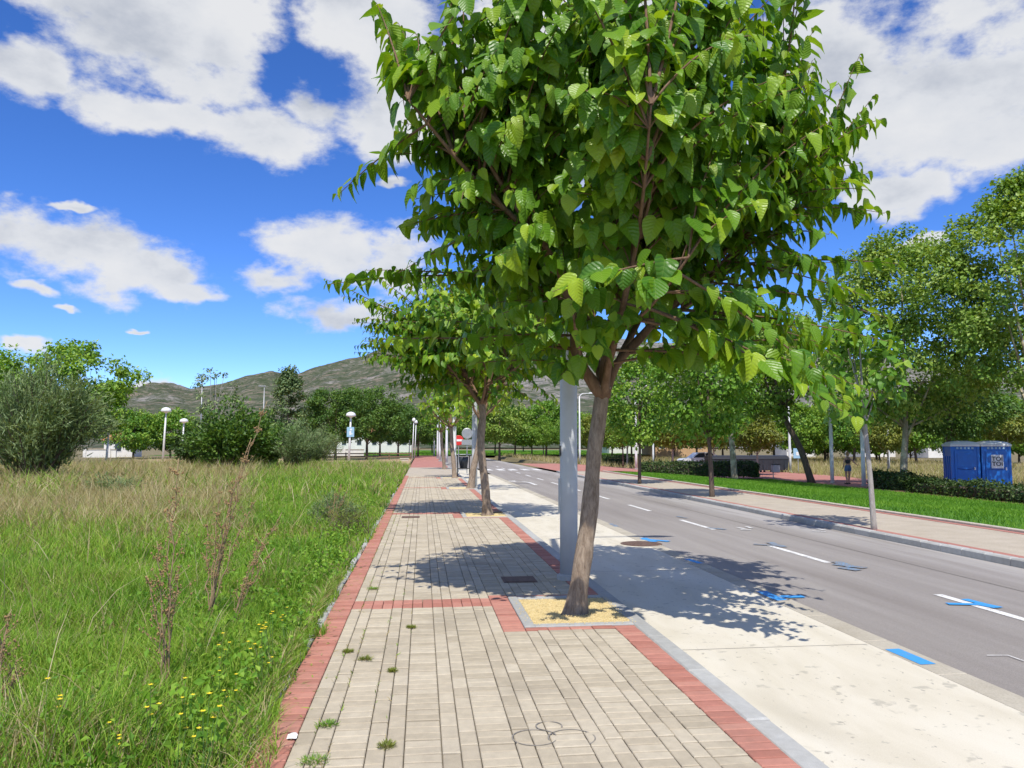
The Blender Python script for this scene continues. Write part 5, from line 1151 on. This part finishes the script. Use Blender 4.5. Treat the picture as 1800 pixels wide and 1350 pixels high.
fl = yellow_flower(); fpos = [(380, 1165), (432, 1130), (470, 1115), (455, 1150), (520, 1130), (395, 1215), (420, 1240), (300, 1262), (270, 1290), (225, 1275), (190, 1330), (258, 1352), (305, 1345), (330, 1335), (425, 1330), (440, 1200), (500, 1090), (520, 1150), (480, 1160), (400, 1130), (390, 1190), (360, 1225), (330, 1260), (245, 1262), (80, 1290), (560, 1080), (530, 1175)]
for i, (px_, py_) in enumerate(fpos[::2]):
    g = G(px_, py_ + 60); 
    if g.x > -0.98: g.x = -1.02
    if i == 0: fl.location = (g.x, g.y, 0)
    else: copy_tree(fl, (g.x, g.y, 0), i * 0.9, 0.8 + 0.4 * ((i * 7) % 5) / 5)
def mat_weed(label, px_, py_, r_, seed, flat=0.35):
    g = G(px_, py_); rr = np.random.default_rng(seed); t = thing('pavement_weed', label, 'weed', (g.x, g.y, 0.0), 0, 'weeds growing from the paver joints'); n = 230; a = rr.uniform(0, 6.28, n); q = r_ * np.sqrt(rr.random(n)) * (0.7 + 0.5 * np.sin(a * 3 + seed) ** 2)
    p = np.stack([np.cos(a) * q, np.sin(a) * q, 0.004 + 0.02 * rr.random(n) * flat], -1); lm = MB(); place(lm, STRIP, p, np.stack([np.cos(a), np.sin(a), 0.35 + rr.random(n)], -1) + rr.normal(0, .5, (n, 3)), np.array((0, 0, 1.0)) + rr.normal(0, .4, (n, 3)), 0.022 * rr.uniform(0.6, 1.4, n), rr.random(n))
    tag(lm.build('leaves', M['street_leaf' if seed in (2, 3, 5) else 'yellow_leaf'], t, False, True), kind='stuff'); s = MB()
    for i in range(7): an = i * 0.9; s.tube([(0, 0, 0.0), (math.cos(an) * r_ * 0.9, math.sin(an) * r_ * 0.9, 0.008)], 0.0018, 4)
    s.build('stems', M['straw'], t)
for i, (px_, py_, r_, lab) in enumerate(((575, 1276, 0.055, 'green mat weed on the pavers right of the white scrap'), (552, 1340, 0.075, 'largest green mat weed at the bottom edge of the pavement'), (723, 1104, 0.04, 'tiny green weed on the pavers before the red cross band'), (657, 1036, 0.06, 'green weed at the red edge beyond the cross band'), (680, 1313, 0.045, 'brownish weed in a paver joint near the bottom edge'), (642, 1160, 0.05, 'straggling weed in the third paver joint'), (690, 1181, 0.03, 'tiny weed left of the paver pattern centre'), (612, 1147, 0.04, 'thin weed along the joint beside the red band'))):
    mat_weed(lab, px_, py_, r_, i + 2)
def litter(label, px_, py_, s, seed):
    g = G(px_, py_); rr = np.random.default_rng(seed); t = thing('paper_scrap', label, 'litter', (g.x, g.y, 0.004), rr.uniform(0, 3), 'white litter scraps'); xs_ = np.linspace(-1, 1, 7); m_ = MB()
    grid(m_, xs_ * s, xs_ * s * 0.6, lambda X, Y: 0.010 + 0.10 * s * np.sin(X / s * 3 + seed) + 0.07 * s * np.cos(Y / s * 5)); v = m_.v[0]; v[:, 0] += v[:, 1] * 0.5 * np.sin(v[:, 1] / s * 3); v[:, 1] *= 1 - 0.45 * (v[:, 0] / s > 0.3)
    m_.build('sheet', M['paper'], t, True)
litter('torn white paper scrap lying on the red edge band', 514, 1297, 0.045, 1); litter('small white scrap at the pavement edge in the grass', 493, 1210, 0.025, 2)
# loose straw and soil crumbs along the left edge of the pavement
r = np.random.default_rng(77); n = 700; Y = 3 + 17 * r.random(n) ** 1.3; X = -0.95 + np.abs(r.normal(0, 0.16, n)); a = r.uniform(0, 6.28, n); m_ = MB()
place(m_, STRIP, np.stack([X, Y, np.full(n, 0.004)], -1), np.stack([np.cos(a), np.sin(a), 0.05 + 0 * a], -1), np.tile(np.array((0, 0, 1.0)), (n, 1)) + r.normal(0, .2, (n, 3)), 0.045 * r.uniform(0.3, 1.5, n), 0.45 + 0.45 * r.random(n))
tag(m_.build('plant_debris', M['grass'], None, False, True), 'dry straw and plant bits strewn along the pavement edge', 'debris', None, 'stuff')

# gravel grains in the nearest pits, weeds along the paver joints, cracks and joints in the lane
r = np.random.default_rng(91)
for ty, p, n in ((TREE_Y[0], PIT[0], 3800), (TREE_Y[1], PIT[1], 1500)):
    X = r.uniform(p[0] + 0.02, p[1] + 0.05, n); Y = r.uniform(p[2] + 0.02, p[3] - 0.02, n); kp = (np.hypot(X - 1.48, Y - ty) > 0.15) & ((X > p[0] + 0.1) | (r.random(n) < 0.12)) & (((Y > p[2] + 0.1) & (Y < p[3] - 0.1)) | (r.random(n) < 0.12)); X, Y = X[kp], Y[kp]; n = len(X); S = r.uniform(0.003, 0.008, n)
    T = np.array([(-1, -0.6, -0.5), (1, -0.7, -0.5), (0, 1, -0.5), (0.1, 0, 0.7)]); a = r.uniform(0, 6.28, n); ca, sa = np.cos(a)[:, None], np.sin(a)[:, None]
    V = np.stack([X[:, None] + S[:, None] * (T[None, :, 0] * ca - T[None, :, 1] * sa), Y[:, None] + S[:, None] * (T[None, :, 0] * sa + T[None, :, 1] * ca), np.where((X > p[0] + 0.1) & (Y > p[2] + 0.1) & (Y < p[3] - 0.1), -0.004, 0.013)[:, None] + S[:, None] * (T[None, :, 2] + 0.5)], -1)
    f = (np.arange(n)[:, None, None] * 4 + np.array([(0, 1, 3), (1, 2, 3), (2, 0, 3), (0, 2, 1)])[None]).reshape(-1, 3)
    tag(MB().add(V.reshape(-1, 3), f).build('gravel_grains', M['gravel'], left), kind='stuff')
n = 1700; jl = np.array([-0.68, -0.58, -0.48, -0.28, -0.18, -0.08]); w_ = np.array([0.42, 0.24, 0.16, 0.09, 0.05, 0.04]); J_ = r.choice(6, n, p=w_ / w_.sum()); Y = 3 + 18 * r.random(n) ** 1.3
kp = vnoise(J_ * 7.0, Y, 0.45, 14) > 0.56; J_, Y = J_[kp], Y[kp]; n = len(Y); a = r.uniform(0, 6.28, n); m_ = MB()
place(m_, STRIP, np.stack([jl[J_] + r.normal(0, 0.006, n), Y, np.full(n, 0.0)], -1), np.stack([np.cos(a), np.sin(a), 0.5 + 0.9 * r.random(n)], -1), np.tile(np.array((0, 0, 1.0)), (n, 1)) + r.normal(0, .5, (n, 3)), 0.030 * r.uniform(0.4, 1.5, n), np.where(r.random(n) < 0.5, 0.78 + 0.1 * r.random(n), 0.2 + 0.35 * r.random(n)))
tag(m_.build('joint_weeds', M['grass'], None, False, True), 'sparse dry and green weeds along the left paver joints', 'weeds', None, 'stuff')
rnd = random.Random(9)
for yy in (2.4, 6.4, 10.4, 14.4, 18.4, 22.4, 26.4, 30.4):
    jm = MB(); stroke(jm, [(XK + 0.01, yy), (2.9, yy + 0.004), (3.84, yy)], 0.007, ZR + 0.002); jm.build('slab_joint', M['stain'], lane)
for (x0, y0, dx, dy, n) in ((3.1, 14.6, 0.05, 0.06, 12),):
    pts = [(x0, y0)]
    for i in range(n): pts.append((pts[-1][0] + dx + rnd.gauss(0, 0.05), pts[-1][1] + dy + rnd.gauss(0, 0.05)))
    cm = MB(); stroke(cm, pts, [0.002 + 0.006 * math.sin(math.pi * i / n) for i in range(n + 1)], (ZR + 0.002) if x0 < 3.8 else ZP + 0.0004); cm.build('crack', M['stain'] if x0 < 3.8 else M['black'], lane if x0 < 3.8 else road)

# broad-leaved weeds among the grass near the pavement
r = np.random.default_rng(95); nc = 260; CY_ = 3 + 20 * r.random(nc) ** 1.2; CX_ = -1.0 - np.abs(r.normal(0, 0.9, nc)) * (0.5 + 0.06 * CY_); per = 46
Pp = np.stack([np.repeat(CX_, per) + r.normal(0, 0.085, nc * per), np.repeat(CY_, per) + r.normal(0, 0.085, nc * per), np.abs(r.normal(0.10, 0.10, nc * per))], -1); Pp = Pp[Pp[:, 0] < -0.86]; n = len(Pp); m_ = MB()
place(m_, QUAD, Pp, r.normal(0, 1, (n, 3)) + np.array((0, 0, 0.3)), np.array((0, 0, 1.0)) + r.normal(0, .45, (n, 3)), 0.042 * r.uniform(0.5, 1.5, n), np.clip(r.normal(0.26, 0.14, n), 0, 0.5))
tag(m_.build('leafy_weeds', M['grass'], None, False, True), 'low broad-leaved weeds among the grass beside the red edge band', 'weeds', None, 'stuff')

r = np.random.default_rng(97); n = 3400; Y = 3.0 + 6.5 * r.random(n) ** 1.6; X = -1.02 + 0.30 * r.random(n) ** 1.8 * (0.25 + vnoise(Y * 2, Y * 0, 0.9, 22)) * np.clip(1.5 - 0.15 * Y, 0.3, 1)
m_ = MB(); blades(m_, X, Y, np.full(n, 0.0), 0.07 + 0.16 * r.random(n), np.full(n, 0.006), 0.4 + 0.8 * r.random(n), np.where(r.random(n) < 0.45, 0.72 + 0.25 * r.random(n), 0.1 + 0.45 * r.random(n)), r, 3)
tag(m_.build('edge_grass', M['grass'], None, False, True), 'scruffy green and dry grass spilling over the red edge band', 'grass', None, 'stuff')
